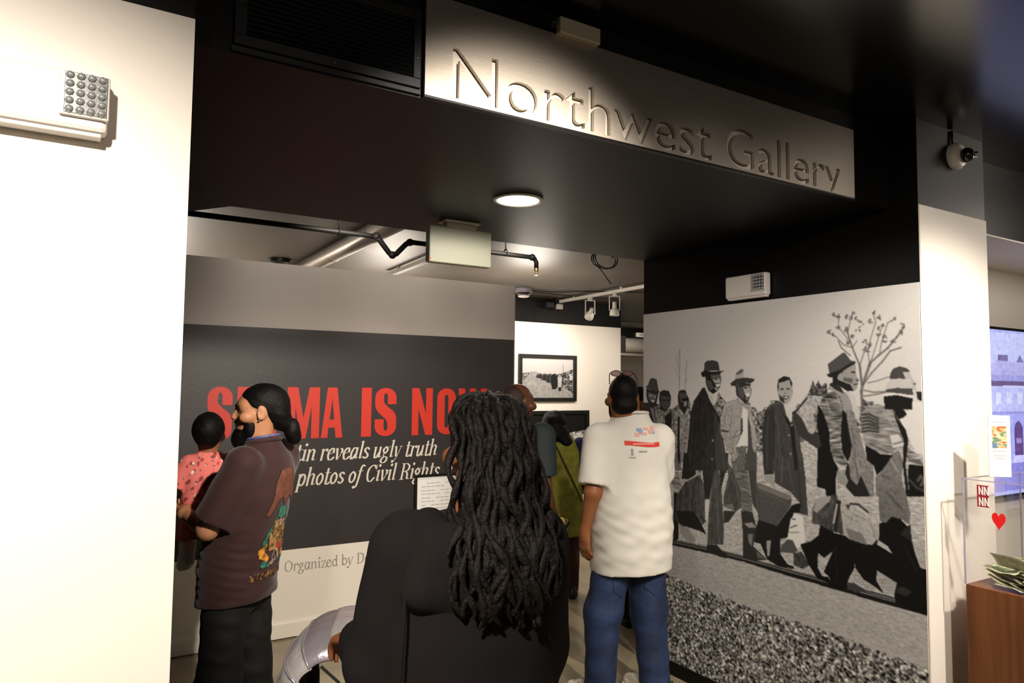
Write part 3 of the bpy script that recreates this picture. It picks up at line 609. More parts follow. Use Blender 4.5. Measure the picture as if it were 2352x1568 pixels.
# bare-headed man with suitcase
P_(2, 20, 1190, 850, 1430, 930, 1620, 670, 1730, 640, 1720, 770, 1640, 770, 1560, 1085, 1470, 1105, 1470, 1300, 1560, 1430, 1640, 1460, 1640, 1490, 1440, 1450, 1300, 1370, 1320, 1120, 1300, 1370, 1215, 1170, 1130, 1150, 1160, 950)
P_(2, 225, 1660, 775, 1760, 810, 1790, 1135, 1700, 1230, 1640, 1180, 1480, 1190, 1560, 1090, 1600, 850); Ln(2, 90, .004, 1600, 960, 1650, 940, 1680, 930); Ln(2, 90, .004, 1620, 850, 1660, 850); Ln(2, 120, .003, 1580, 1020, 1710, 1020)
P_(2, 82, 1480, 1190, 1560, 1110, 1630, 1120, 1690, 1260, 1640, 1290, 1470, 1270); P_(2, 64, 1640, 1290, 1740, 1270, 1850, 1440, 1760, 1490, 1640, 1440, t=tx_mid, a=10); P_(2, 160, 1290, 1130, 1350, 1120, 1330, 1320, 1300, 1330)
P_(2, 64, 1250, 0, 1750, 0, 1790, 300, 1825, 805, 1720, 780, 1730, 650, 1600, 500, 1480, 430, 1400, 380, 1390, 200, 1380, 270, 1260, 280); P_(2, 48, 1250, 0, 1370, 0, 1385, 270, 1260, 280)
P_(2, 78, 1150, 390, 1200, 390, 1580, 540, 1620, 590, 1600, 680, 1430, 940, 1190, 860, 1150, 600, t=tx_mid, a=3); P_(2, 118, 1180, 395, 1590, 545, 1622, 600, 1560, 605, 1180, 450); P_(2, 158, 1260, 290, 1380, 280, 1395, 380, 1400, 460, 1370, 440, 1350, 400, 1260, 350)
P_(1, 66, 1790, 670, 1850, 720, 1900, 880, 1950, 960, 1990, 800, 2040, 1000, 2070, 1300, 2110, 1568, 1590, 1568, 1570, 1200, 1575, 1000, 1610, 800, 1700, 710, t=tx_cloth, a=4); P_(1, 50, 1610, 800, 1700, 780, 1730, 1000, 1720, 1300, 1700, 1568, 1590, 1568, 1570, 1100)
P_(1, 32, 1830, 830, 1900, 900, 1980, 1000, 2030, 1568, 1990, 1568, 1930, 1030); P_(1, 202, 1840, 690, 1900, 720, 1960, 760, 1955, 920, 1940, 962, 1880, 850)
P_(1, 165, 1785, 440, 1920, 400, 1955, 480, 1970, 560, 1930, 680, 1880, 722, 1820, 680, 1780, 600, 1760, 540); P_(1, 58, 1780, 590, 1850, 640, 1862, 712, 1800, 670); P_(1, 38, 1765, 490, 1780, 400, 1850, 355, 1920, 370, 1960, 450, 1952, 505, 1920, 400, 1840, 430, 1787, 440, 1785, 560)
P_(1, 40, 1805, 515, 1850, 512, 1845, 530, 1812, 532); P_(1, 40, 1880, 515, 1925, 508, 1920, 528, 1885, 530); P_(1, 40, 1838, 612, 1925, 610, 1890, 655, 1850, 650); P_(1, 225, 1850, 622, 1912, 620, 1885, 642, 1858, 640); P_(1, 95, 1850, 570, 1885, 575, 1870, 592)
for q in ((1915, 1115), (1938, 1355), (1950, 985)): P_(1, 150, q[0]-16, q[1]-8, q[0]+14, q[1]-10, q[0]+14, q[1]+10, q[0]-12, q[1]+12)
# man in leather jacket and tilted hat, bag and rucksack
P_(4, 56, 130, 300, 180, 280, 280, 400, 370, 600, 480, 600, 600, 740, 520, 860, 350, 740, 240, 660, 180, 520)
P_(4, 168, 340, 50, 590, 60, 560, 150, 450, 330, 470, 440, 490, 560, 430, 640, 370, 600, 270, 400, 180, 300, 250, 190, t=tx_mid, a=15); Ln(4, 40, .006, 350, 90, 250, 210, 180, 300)
P_(4, 20, 520, 180, 600, 330, 690, 600, 740, 1000, 820, 1150, 780, 1300, 780, 1568, 640, 1568, 630, 1460, 500, 1420, 510, 860, 560, 800, 500, 500)
P_(4, 36, 960, 1050, 1100, 1380, 1160, 1250, 1300, 1568, 980, 1568, 900, 1300); P_(4, 128, 870, 40, 920, 30, 1060, 350, 1150, 650, 1240, 1000, 1340, 1060, 1360, 1568, 1300, 1568, 1160, 1250, 1100, 1400, 1000, 1300, 980, 1080, 990, 900, 960, 560, 930, 300, t=tx_mid, a=10)
P_(4, 24, 880, 250, 940, 330, 975, 560, 1020, 800, 1000, 950, 960, 1050, 880, 900, 860, 700, 870, 400); P_(4, 190, 870, 0, 1000, 0, 1150, 290, 1130, 480, 1060, 330, 940, 80)
P_(4, 122, 600, 40, 740, 0, 860, 60, 890, 220, 860, 400, 860, 700, 870, 900, 965, 1080, 870, 1112, 760, 1030, 700, 880, 680, 560, 600, 330, 540, 180, t=tx_fold, a=27)
P_(4, 150, 800, 1190, 900, 1170, 970, 1330, 930, 1420, 800, 1350, t=tx_mid, a=9); P_(4, 190, 930, 1420, 1060, 1568, 950, 1568)
P_(3, 118, 640, 1330, 740, 1290, 840, 1330, 890, 1450, 900, 1568, 560, 1568, t=tx_fold, a=24); P_(3, 150, 650, 1270, 700, 1190, 840, 1230, 960, 1350, 1060, 1568, 900, 1568, 870, 1400, 760, 1290); P_(3, 40, 680, 1190, 740, 1160, 860, 1240, 900, 1330, 760, 1260)
P_(3, 195, 960, 1300, 1060, 1350, 1120, 1568, 1040, 1568)
P_(3, 150, 900, 960, 1080, 880, 1090, 1060, 1140, 1130, 1110, 1170, 1110, 1240, 1060, 1292, 960, 1285, 880, 1200, 800, 1130, 800, 1030); P_(3, 32, 735, 1080, 850, 1140, 1000, 1195, 1050, 1285, 960, 1295, 830, 1215, 735, 1165); P_(3, 95, 900, 1085, 1040, 1105, 1030, 1180, 890, 1135)
P_(3, 30, 720, 1080, 850, 985, 900, 1000, 815, 1050, 800, 1130); P_(3, 150, 810, 1085, 850, 1010, 890, 1080, 872, 1145); P_(3, 45, 1010, 1000, 1075, 992, 1070, 1025, 1020, 1025); P_(3, 45, 1045, 1185, 1115, 1178, 1110, 1195, 1055, 1200); P_(3, 60, 1070, 1120, 1130, 1125, 1100, 1145)
P_(3, 74, 660, 890, 890, 715, 920, 720, 1000, 830, 1080, 850, 1075, 875, 960, 910, 850, 990, 690, 1045); P_(3, 32, 650, 1040, 690, 1028, 850, 970, 1000, 870, 1080, 850, 1070, 882, 950, 950, 760, 1085, 670, 1082)
# bags and dark striding legs
P_(5, 14, 440, 440, 560, 440, 600, 540, 760, 580, 860, 650, 850, 960, 770, 1110, 760, 1222, 560, 1192, 540, 1060, 480, 1010, 590, 760, 490, 840, 410, 780, 410, 960, 460, 1060, 550, 1070, 550, 1150, 400, 1080, 300, 920, 200, 680, 330, 640, 420, 570)
P_(5, 16, 830, 640, 1140, 620, 1150, 430, 1290, 350, 1400, 370, 1480, 460, 1530, 600, 1580, 800, 1640, 960, 1720, 980, 1740, 1540, 1500, 1440, 1340, 1380, 1330, 1260, 1360, 1140, 1120, 990, 1110, 1110, 1200, 1270, 1090, 1180, 960, 1100, 860, 960, 840, 800)
P_(5, 72, 345, 250, 400, 130, 560, 90, 640, 80, 700, 140, 740, 560, 600, 530, 440, 450, 340, 430, t=tx_cloth, a=10); P_(5, 160, 400, 130, 560, 95, 560, 150, 400, 300, 350, 270)
P_(5, 172, 640, 80, 740, 150, 830, 130, 960, 200, 1090, 310, 1140, 400, 1150, 580, 1060, 690, 790, 620, 720, 560, 690, 300, t=tx_mid, a=9); P_(5, 122, 745, 480, 930, 540, 1010, 690, 790, 620); P_(5, 40, 630, 150, 690, 150, 640, 540, 600, 520); P_(5, 185, 740, 0, 800, 60, 840, 180, 770, 190, 745, 60); P_(5, 60, 745, 200, 800, 200, 775, 270)
Ln(5, 50, .006, 800, 190, 900, 200, 1010, 290); Ln(5, 190, .006, 600, 420, 640, 200); P_(5, 185, 1130, 620, 1250, 700, 1310, 795, 1120, 680)
# two men at the right edge
P_(4, 218, 1740, 420, 1920, 120, 2080, 160, 2110, 930, 1990, 920, 1900, 750, 1820, 560); P_(4, 145, 1850, 820, 1950, 900, 2115, 1100, 1900, 1080, 1830, 950, t=tx_fold, a=32); P_(4, 22, 1880, 1085, 2130, 1110, 2140, 1568, 1890, 1568, 1860, 1200)
P_(4, 40, 1990, 0, 2110, 0, 2110, 150, 2010, 110); Ln(4, 85, .008, 2010, 1330, 2060, 1260, 2100, 1330, 2060, 1400); Ln(4, 60, .008, 1890, 1320, 2000, 1440, 2130, 1490)
P_(4, 118, 1540, 980, 1600, 950, 1720, 870, 1810, 1060, 1770, 1250, 1820, 1568, 1380, 1568, 1380, 1280, 1470, 1200, t=tx_mid, a=6); P_(4, 20, 1220, 760, 1300, 830, 1450, 930, 1640, 945, 1560, 1060, 1480, 1170, 1400, 1250, 1350, 1100, 1250, 1020)
P_(4, 138, 1180, 300, 1280, 210, 1420, 180, 1640, 260, 1740, 560, 1840, 700, 1830, 820, 1700, 840, 1620, 930, 1450, 920, 1230, 800, 1190, 650, 1160, 480, 1160, 340, t=tx_fold, a=16)
for k in range(6): Ln(4, 60, .006, 1180, 340+k*52, 1280, 330+k*50, 1420, 400+k*40)
P_(4, 28, 1640, 270, 1720, 420, 1830, 560, 1870, 720, 1830, 1100, 1890, 1568, 1840, 1568, 1790, 1100, 1800, 720, 1690, 440); P_(4, 205, 1590, 650, 1720, 630, 1810, 780, 1790, 812, 1640, 842, 1610, 720); Ln(4, 120, .005, 1650, 780, 1790, 740)
P_(4, 26, 1500, 40, 1930, 90, 1900, 210, 1770, 240, 1850, 330, 1800, 385, 1720, 405, 1650, 270, 1520, 170); P_(4, 190, 1780, 230, 1890, 252, 1860, 292, 1800, 270)
P_(5, 108, 1140, 0, 1450, 0, 1520, 300, 1510, 440, 1400, 370, 1290, 350, 1230, 420, 1150, 400, t=tx_mid, a=6); P_(5, 168, 1560, 690, 1640, 630, 1690, 760, 1712, 965, 1650, 960, t=tx_mid, a=11); P_(5, 40, 1480, 460, 1520, 440, 1540, 640, 1400, 560)
P_(5, 165, 860, 970, 960, 1110, 1090, 1190, 1100, 1225, 850, 1130, 830, 1060, t=tx_road, a=16); P_(5, 165, 1120, 1000, 1360, 1140, 1330, 1272, 1200, 1262, 1110, 1110, t=tx_road, a=16); P_(5, 60, 770, 1130, 860, 1150, 1000, 1240, 860, 1260, 770, 1200); P_(5, 46, 1370, 1190, 1440, 1190, 1545, 1250, 1480, 1300, 1350, 1260)
P_(3, 68, 1590, 1112, 1595, 1040, 1640, 960, 1740, 920, 1850, 950, 1900, 1000, 1790, 1010, 1830, 1112); P_(3, 180, 1800, 1010, 1890, 1000, 1920, 1090, 1990, 1180, 1990, 1290, 1930, 1255, 1900, 1125, 1830, 1112); P_(3, 40, 1925, 1175, 1990, 1178, 1970, 1200)
P_(3, 190, 1535, 1265, 1545, 1180, 1600, 1120, 1740, 1100, 1870, 1130, 1930, 1190, 1942, 1255); P_(3, 72, 1530, 1270, 1700, 1245, 1935, 1255, 1942, 1352, 1700, 1332, 1540, 1322); P_(3, 26, 1500, 1368, 1700, 1350, 1935, 1400, 1925, 1568, 1520, 1568); P_(3, 214, 1475, 1342, 1560, 1315, 1750, 1325, 1930, 1360, 2012, 1412, 1900, 1396, 1700, 1352, 1500, 1372)
# cloth folds in the print
for v_, w_, f_ in ((62, .004, (700, 700, 660, 1200, 640, 1500)), (58, .004, (860, 750, 880, 1100, 870, 1500)), (88, .005, (1010, 950, 1060, 1300, 1090, 1560)), (20, .006, (770, 640, 760, 900, 730, 1300)), (82, .005, (1650, 850, 1630, 1200, 1640, 1560)), (92, .005, (1760, 850, 1790, 1200, 1800, 1560)), (88, .004, (2000, 1000, 2050, 1400, 2070, 1560)),
                  (110, .004, (1120, 760, 1080, 1000)), (112, .004, (1180, 800, 1160, 1050, 1190, 1200)), (92, .004, (1250, 1050, 1200, 1150, 1300, 1100)), (200, .004, (1110, 740, 1220, 690)), (195, .004, (1420, 900, 1470, 1150)), (34, .005, (1700, 760, 1730, 1000, 1720, 1400)), (30, .006, (1000, 900, 950, 1200, 970, 1560)), (190, .003, (850, 520, 930, 660)), (110, .003, (1700, 730, 1800, 690))):
    Ln(1, v_, w_, *f_, al=.65)
for v_, w_, f_ in ((62, .004, (980, 300, 1045, 335)), (62, .004, (985, 350, 1055, 385)), (60, .004, (970, 420, 1070, 470)), (60, .004, (990, 520, 1090, 565)), (150, .004, (1000, 320, 1060, 360)), (150, .004, (980, 450, 1080, 510)), (145, .004, (1000, 590, 1100, 640)), (98, .004, (330, 400, 300, 700)), (98, .004, (400, 340, 400, 800)), (95, .004, (460, 420, 470, 800)), (45, .004, (360, 400, 350, 760)),
                  (104, .005, (640, 300, 660, 700, 680, 1150)), (48, .005, (600, 500, 590, 1100)), (95, .005, (1560, 100, 1640, 500)), (42, .006, (1680, 0, 1740, 700)), (110, .004, (1200, 480, 1540, 640)), (56, .004, (1200, 560, 1200, 840)), (120, .003, (1440, 900, 1600, 690)), (120, .004, (880, 220, 930, 600)), (46, .005, (830, 250, 840, 640)), (120, .004, (1500, 60, 1480, 380))):
    Ln(2, v_, w_, *f_, al=.6)
for v_, w_, f_ in ((200, .004, (690, 560, 800, 520)), (200, .004, (700, 640, 850, 600)), (205, .004, (720, 720, 860, 690)), (200, .004, (740, 800, 870, 790)), (60, .004, (690, 600, 830, 560)), (58, .004, (720, 690, 850, 650)), (58, .004, (720, 760, 860, 740)), (190, .004, (640, 120, 700, 300)), (190, .004, (800, 60, 860, 220)), (70, .005, (1060, 900, 1120, 1300)), (180, .005, (1080, 1000, 1150, 1200)), (80, .004, (1010, 500, 1080, 800)), (175, .004, (1600, 1000, 1720, 1200)), (70, .006, (1480, 1250, 1600, 1300)), (180, .005, (1300, 690, 1500, 730)), (70, .005, (1300, 780, 1560, 900)), (170, .005, (1500, 300, 1680, 560))):
    Ln(4, v_, w_, *f_, al=.6)
for v_, w_, f_ in ((210, .005, (860, 220, 1000, 320, 1100, 420)), (120, .004, (820, 300, 980, 380)), (120, .004, (760, 340, 900, 420)), (120, .004, (1050, 430, 1100, 600)), (90, .004, (1300, 150, 1440, 300)), (60, .005, (1240, 60, 1420, 250)), (40, .004, (620, 700, 640, 1100)), (36, .005, (1450, 700, 1600, 1000))):
    Ln(5, v_, w_, *f_, al=.6)
# lit planes of the faces
P_(1, 96, 905, 345, 1030, 330, 1040, 390, 1000, 375, 925, 395); P_(1, 168, 930, 400, 1000, 378, 1038, 395, 1032, 448, 960, 446); P_(1, 30, 960, 392, 1000, 384, 995, 398, 965, 404); P_(1, 225, 968, 462, 1032, 453, 1015, 492, 980, 488); P_(1, 150, 955, 500, 1012, 498, 990, 545, 965, 535); P_(1, 78, 850, 400, 920, 420, 950, 520, 900, 540, 862, 470)
P_(1, 170, 1325, 488, 1422, 478, 1428, 560, 1385, 602, 1338, 566); P_(1, 36, 1340, 498, 1378, 494, 1372, 514, 1346, 516); P_(1, 36, 1392, 492, 1418, 490, 1412, 506); P_(1, 225, 1348, 583, 1422, 568, 1405, 622, 1370, 624); P_(1, 120, 1345, 630, 1400, 628, 1372, 680); P_(1, 84, 1250, 500, 1320, 490, 1340, 600, 1330, 660, 1270, 610)
P_(1, 96, 95, 560, 215, 590, 200, 680, 150, 700, 105, 640); P_(1, 175, 118, 592, 160, 600, 150, 622, 122, 612); P_(1, 175, 172, 608, 205, 616, 196, 640, 176, 632); P_(1, 205, 138, 664, 192, 668, 168, 702); P_(1, 72, 262, 610, 385, 620, 388, 720, 330, 790, 270, 740); P_(1, 120, 300, 660, 340, 662, 336, 690); P_(1, 30, 265, 655, 380, 665, 378, 678, 268, 670)
P_(1, 78, 505, 570, 595, 570, 605, 640, 585, 700, 520, 690); P_(1, 150, 560, 690, 605, 680, 598, 740, 570, 750); P_(1, 20, 530, 640, 625, 640, 620, 670, 545, 672)
img = cv_.img+tx_fine*2.5
k3 = np.array([.22, .56, .22]); img = np.apply_along_axis(lambda v: np.convolve(np.pad(v, 1, 'edge'), k3, 'valid'), 0, img); img = np.apply_along_axis(lambda v: np.convolve(np.pad(v, 1, 'edge'), k3, 'valid'), 1, img)
lin = s2l(np.clip(img, 6, 250)/255)[..., None]*np.array([1.0, .985, .965])
m_print = mat('printed_vinyl', (1, 1, 1), .48, attr='Col', spec=.35)
mu = grid_picture('photo_mural', lin, (MX, Y0, Z0), (0, Y1-Y0, 0), (0, 0, Z1-Z0), m_print)
# give the print its real vinyl thickness
tag(mu, 'black and white wall mural of marchers carrying bags along a road', 'mural')
bk_ = box('vinyl_backing', MX+.0005, MX+.004, Y0, Y1, Z0, Z1, m_white, mu)
# ------------------------------------------------------------------ framed photographs
m_frame = mat('black_frame', '10110f', .35, bump=(60, .03)); m_glass = None
def framed(name, label, x0, x1, z0, z1, y, pic, fw=.045, dep=.035, cat='picture', group='framed photographs'):
    t = thing(name, label, cat, ((x0+x1)/2, y, (z0+z1)/2), 0, group); a = (x1-x0)/2; b = (z1-z0)/2
    for s in (-1, 1):
        box('frame_rail', -a, a, -dep, 0, s*b-(fw if s > 0 else 0), s*b+(0 if s > 0 else fw), m_frame, t, .003)
        box('frame_stile', s*a-(fw if s > 0 else 0), s*a+(0 if s > 0 else fw), -dep, 0, -b+fw, b-fw, m_frame, t, .003)
    h, wd = pic.shape[:2]
    grid_picture('print', pic, (-a+fw, -.012, -b+fw), (2*a-2*fw, 0, 0), (0, 0, 2*b-2*fw), m_print, t)
    box('back_board', -a+.01, a-.01, -.011, 0, -b+.01, b-.01, m_frame, t)
    return t
c = Canvas(0, 1, 0, 1, 150, 110, 190); n1 = blurn(110, 150, 5, 4, 11); n2 = blurn(110, 150, 3, 3, 12)
c.img += (c.gz-.6)*40
c.poly([(0, .62), (.15, .64), (.25, .67), (.4, .6), (.75, .6), (.9, .68), (1, .74), (1, 0), (0, 0)], 148, n1, 6); c.poly([(0, .6), (.2, .66), (.05, .45), (0, .4)], 110, n2, 30)
c.poly([(.72, .58), (.8, .64), (1, .74), (1, .1), (.85, .25), (.7, .5)], 90, n2, 35); c.line([(.8, .6), (.8, .85)], .006, 90); c.line([(.25, .66), (.05, .1)], .004, 190, .4)
for i in range(16):
    x = .30+.035*i*.9; s = .06+.012*i*(i < 12)+.05; zt = .6+.01*(i % 3); v = (35, 50, 28, 60, 40)[i % 5]
    zb = zt-.10-.019*min(i, 12); c.poly([(x-.02, zb), (x-.026, zt-.05), (x, zt-.03), (x+.026, zt-.05), (x+.02, zb)], v); c.poly([(x-.013, zt-.04), (x-.01, zt), (x+.01, zt), (x+.013, zt-.04)], v+12)
c.poly([(.58, .22), (.555, .55), (.62, .62), (.69, .55), (.67, .22)], 22); c.poly([(.70, .25), (.69, .52), (.735, .6), (.78, .52), (.77, .25)], 165, n2, 12); c.poly([(.71, .17), (.71, .27), (.77, .27), (.76, .17)], 30); c.poly([(.93, .45), (.93, .62), (1, .62), (1, .45)], 180, n2, 20)
pic = s2l(np.clip(c.img, 8, 245)/255)[..., None]*np.array([1, .975, .95])
framed('framed_photograph', 'black framed photograph of a column of marchers on a road, on white wall', 4.455, 5.306, 1.56, 2.13, 7.2, pic)
c = Canvas(0, 1, 0, 1, 120, 130, 14); n3 = blurn(130, 120, 5, 5, 13)
c.poly([(.35, 0), (.45, .5), (.62, .62), (.8, .66), (1, .68), (1, 0)], 165, n3, 36); c.poly([(.75, .55), (.85, .62), (.95, .52), (.85, .45)], 205, n3, 20); c.poly([(0, 0), (0, .45), (.3, .5), (.4, .2), (.4, 0)], 70, n3, 30)
pic = s2l(np.clip(c.img, 8, 245)/255)[..., None]*np.array([1, .975, .95])
framed('framed_photograph', 'dark black framed photograph behind the woman in green, below the marchers picture', 4.62, 5.505, .72, 1.447, 7.2, pic)
c = Canvas(0, 1, 0, 1, 40, 40, 120); c.poly([(0, 0), (1, 0), (1, .5), (0, .4)], 60); pic = s2l(c.img/255)[..., None]*np.ones(3)
framed('framed_photograph', 'small black framed picture on the far wall at the end of the gallery', 8.1, 9.02, 1.3, 2.04, 10.6, pic)
c = Canvas(0, 1, 0, 1, 80, 100, 226)
for r in range(14):
    z = .9-r*.055
    for k in range(12):
        if (r*7+k*3) % 11 > 1: c.line([(.08+k*.07, z), (.13+k*.07, z)], .007, 120, .7)
pic = s2l(np.clip(c.img, 8, 250)/255)[..., None]*np.array([1, .98, .95])
framed('text_panel', 'white printed text panel in a thin black frame on the title wall', 2.20, 2.80, .52, 1.062, PY-.003, pic, .018, .03, 'panel', None)
# ------------------------------------------------------------------ wall screen in the niche
tv = thing('wall_screen', 'large wall screen showing a pale blue house with an arched door', 'screen', (5.6, 2.4, 1.61))
box('bezel', -1.0, 1.0, -.06, 0, -.565, .565, m_dkmetal, tv, .006)
H_, W_n = 220, 380
cR = Canvas(0, 1, 0, 1, W_n, H_, 0); ch = []
base = np.array([168, 178, 240.])
arr = np.zeros((H_, W_n, 3)); arr[:] = base
def pp(pts, col):
    sl, m = cR.mask(pts); arr[sl] = np.where(m[..., None], np.array(col, float), arr[sl])
def X_(px_): return (pxon(px_, 900, 1, 2.34)[0]-4.6)/2.0
def Zp(py_): return (pxon(2310, py_, 1, 2.34)[2]-1.045)/1.13
def rect(xa, xb, ya, yb, col): pp([(X_(xa), Zp(ya)), (X_(xb), Zp(ya)), (X_(xb), Zp(yb)), (X_(xa), Zp(yb))], col)
rect(2200, 2600, 757, 858, (190, 200, 250)); rect(2200, 2600, 858, 960, (158, 158, 226))
pp([(X_(2240), Zp(858)), (X_(2300), Zp(818)), (X_(2330), Zp(830)), (X_(2345), Zp(812)), (X_(2400), Zp(858))], (176, 178, 236))
rect(2293, 2316, 811, 824, (120, 110, 160)); pp([(X_(2336), Zp(826)), (X_(2344), Zp(808)), (X_(2352), Zp(826))], (120, 115, 180))
rect(2240, 2600, 872, 888, (106, 92, 140)); rect(2270, 2600, 884, 945, (182, 188, 246)); rect(2302, 2600, 882, 888, (200, 205, 250))
for xx in (2285, 2310, 2335, 2360, 2400): rect(xx, xx+12, 898, 928, (205, 214, 252))
rect(2200, 2600, 945, 1090, (160, 168, 244)); rect(2200, 2600, 945, 950, (150, 150, 220))
dpts = [(X_(2326+a), Zp(b)) for a, b in ((0, 1052), (0, 985), (3, 975), (9, 968), (15, 972), (20, 985), (20, 1052))]; pp(dpts, (92, 70, 130)); rect(2330, 2342, 1010, 1022, (140, 130, 200))
rect(2322, 2600, 1052, 1070, (190, 194, 250)); rect(2200, 2600, 1070, 1135, (128, 128, 214))
arr += blurn(H_, W_n, 4, 3, 21)[..., None]*5
scr = s2l(np.clip(arr, 0, 255)/255)
grid_picture('display', scr, (-1.0+.02, -.061, -.545), (1.96, 0, 0), (0, 0, 1.09), mat('screen_glow', (.5, .5, .5), .3, attr='Col', emit=.72), tv)
# ------------------------------------------------------------------ donation box
m_acr = mat('clear_acrylic', 'f4f2f6', .03, trans=1.0, ior=1.12, alpha=.11)
m_wood = mat('walnut_veneer', '6d4327', .4, noise=(3, .35, (9, 9, .6)), bump=(30, .04, (8, 8, .5)))
PX0, PX1, PYa, PYb = 3.218, 3.72, 1.12, 1.60
pd = thing('donation_pedestal', 'walnut veneer pedestal under the clear donation box by the pillar', 'pedestal', (PX0, PYb, 0))
W5, D5 = PX1-PX0, PYb-PYa
box('carcass', .0, W5, -D5, 0, .06, .937, m_wood, pd, .003); box('plinth', .03, W5-.03, -D5+.03, -.03, 0, .06, m_dkmetal, pd)
db = thing('donation_box', 'clear acrylic donation box half filled with banknotes', 'box', (PX0, PYb, .937))
th = .006
box('side_pane', 0, th, -D5, 0, 0, .438, m_acr, db); box('side_pane', W5-th, W5, -D5, 0, 0, .438, m_acr, db)
box('end_pane', th, W5-th, -th, 0, 0, .438, m_acr, db); box('end_pane', th, W5-th, -D5, -D5+th, 0, .438, m_acr, db)
box('lid', -.004, W5+.004, -D5-.004, .004, .438, .446, m_acr, db)
m_edge = mat('acrylic_edge', 'b9b4c8', .2, trans=.4, alpha=.75)
for x in (0, W5): 
    for y in (0, -D5): box('polished_edge', x-.003, x+.003, y-.003, y+.003, 0, .438, m_edge, db)
for y in (0, -D5): box('polished_edge', -.003, W5+.003, y-.002, y+.002, .436, .44, m_edge, db)
for x in (0, W5): box('polished_edge', x-.002, x+.002, -D5, 0, .436, .44, m_edge, db)
# stickers on the pane facing the hall
m_mar = mat('maroon_sticker', '9c2b3a', .5); m_wht = mat('white_sticker', 'f4f0ec', .5)
def quad(name, pts, m, par):
    bm = bmesh.new(); bm.faces.new([bm.verts.new(p) for p in pts]); return done(bm, name, m, par, norm=False)
st = box('logo_sticker', -.0012, 0, -.10, -.055, .33, .42, m_mar, db); st['label'] = 'maroon and white zigzag logo sticker'
for z in (.335, .38):
    for k in range(2):
        y = -.062-k*.021; sg_ = 1 if z > .36 else -1
        bm = bmesh.new()
        pts = [(-.0018, y, z), (-.0018, y, z+.035), (-.0018, y-.004, z+.035), (-.0018, y-.013, z+.012), (-.0018, y-.013, z+.035), (-.0018, y-.018, z+.035), (-.0018, y-.018, z), (-.0018, y-.013, z), (-.0018, y-.005, z+.022), (-.0018, y-.005, z)]
        bm.faces.new([bm.verts.new(p) for p in pts]); done(bm, 'logo_mark', m_wht, st)
hpts = [(-.0015, -.135-.026*(16*math.sin(t)**3)/16, .285+.04*(13*math.cos(t)-5*math.cos(2*t)-2*math.cos(3*t)-math.cos(4*t))/16) for t in np.linspace(0, 2*math.pi, 28)[:-1]]
bm = bmesh.new(); f = bm.faces.new([bm.verts.new(p) for p in hpts])
o = done(bm, 'heart_sticker', mat('red_sticker', 'e02020', .5), db); o['label'] = 'red heart sticker'
# banknotes
m_note = mat('banknote_paper', 'b4b294', .75, noise=(60, .35)); m_note2 = mat('banknote_portrait', '6c7a60', .7, noise=(120, .3)); 
nb_lab = ['crumpled green banknote lying in the heap inside the donation box', 'folded green banknote propped upright on top of the heap in the donation box']
for k in range(30):
    big = k in (28, 29)
    rz0 = 1.57+rng.normal()*.25; x = .05+rng.random()*.07; y = -.09-rng.random()*(D5-.18); z = .004+.0026*k
    if k % 3 == 0: x = .17+rng.random()*(W5-.30); rz0 = rng.random()*6.3; y = -.10-rng.random()*(D5-.2)
    if big: x, y, z, rz0 = .05+.05*(k-28), -.15-.07*(k-28), .085, 1.25+.4*(k-28)
    a, b = .156/2, .066/2; nn = 9
    gx, gy = np.meshgrid(np.linspace(-a, a, nn), np.linspace(-b, b, 5))
    ph = rng.random(3)*6; gz = .004*np.sin(gx*34+ph[0])+.003*np.sin(gy*60+ph[1]+gx*20)+(.10*np.abs(gx) if not big else .06*np.abs(gx))
    me_co = np.stack([gx, gy, gz], -1).reshape(-1, 3)
    E_r = Euler((rng.normal()*.13+(.95 if big else 0), rng.normal()*.10, rz0)).to_matrix(); me_co = me_co @ np.array(E_r).T
    me_co[:, 2] -= me_co[:, 2].min()
    idx = np.arange(nn*5).reshape(5, nn); qd = np.stack([idx[:-1, :-1], idx[:-1, 1:], idx[1:, 1:], idx[1:, :-1]], -1).reshape(-1, 4)
    me_co += (x, y, z)
    me_co[:, 0] = np.clip(me_co[:, 0], .009, W5-.01); me_co[:, 1] = np.clip(me_co[:, 1], -D5+.01, -.009)
    o = np_mesh('banknote', me_co+np.array([PX0, PYb, .937]), qd, m_note, None, None, True)
    md = o.modifiers.new('t', 'SOLIDIFY'); md.thickness = .0008
    tag(o, ('propped-up green banknote atop the heap in the donation box, nearer the pillar', 'propped-up green banknote atop the heap in the donation box, farther from the pillar')[k-28] if big else nb_lab[0], 'banknote', 'banknotes in the donation box')
    pc = me_co[[idx[1, 3], idx[1, 5], idx[3, 5], idx[3, 3]]]+np.array([PX0, PYb, .937]); n_ = np.cross(pc[1]-pc[0], pc[3]-pc[0]); n_ /= np.linalg.norm(n_)
    cpt = me_co[[idx[1, 1], idx[1, 4], idx[1, 7], idx[2, 1], idx[2, 4], idx[2, 7], idx[3, 1], idx[3, 4], idx[3, 7]]]+np.array([PX0, PYb, .937])+n_*.001
    np_mesh('portrait_print', cpt, np.array([[0, 1, 4, 3], [1, 2, 5, 4], [3, 4, 7, 6], [4, 5, 8, 7]]), m_note2, o)
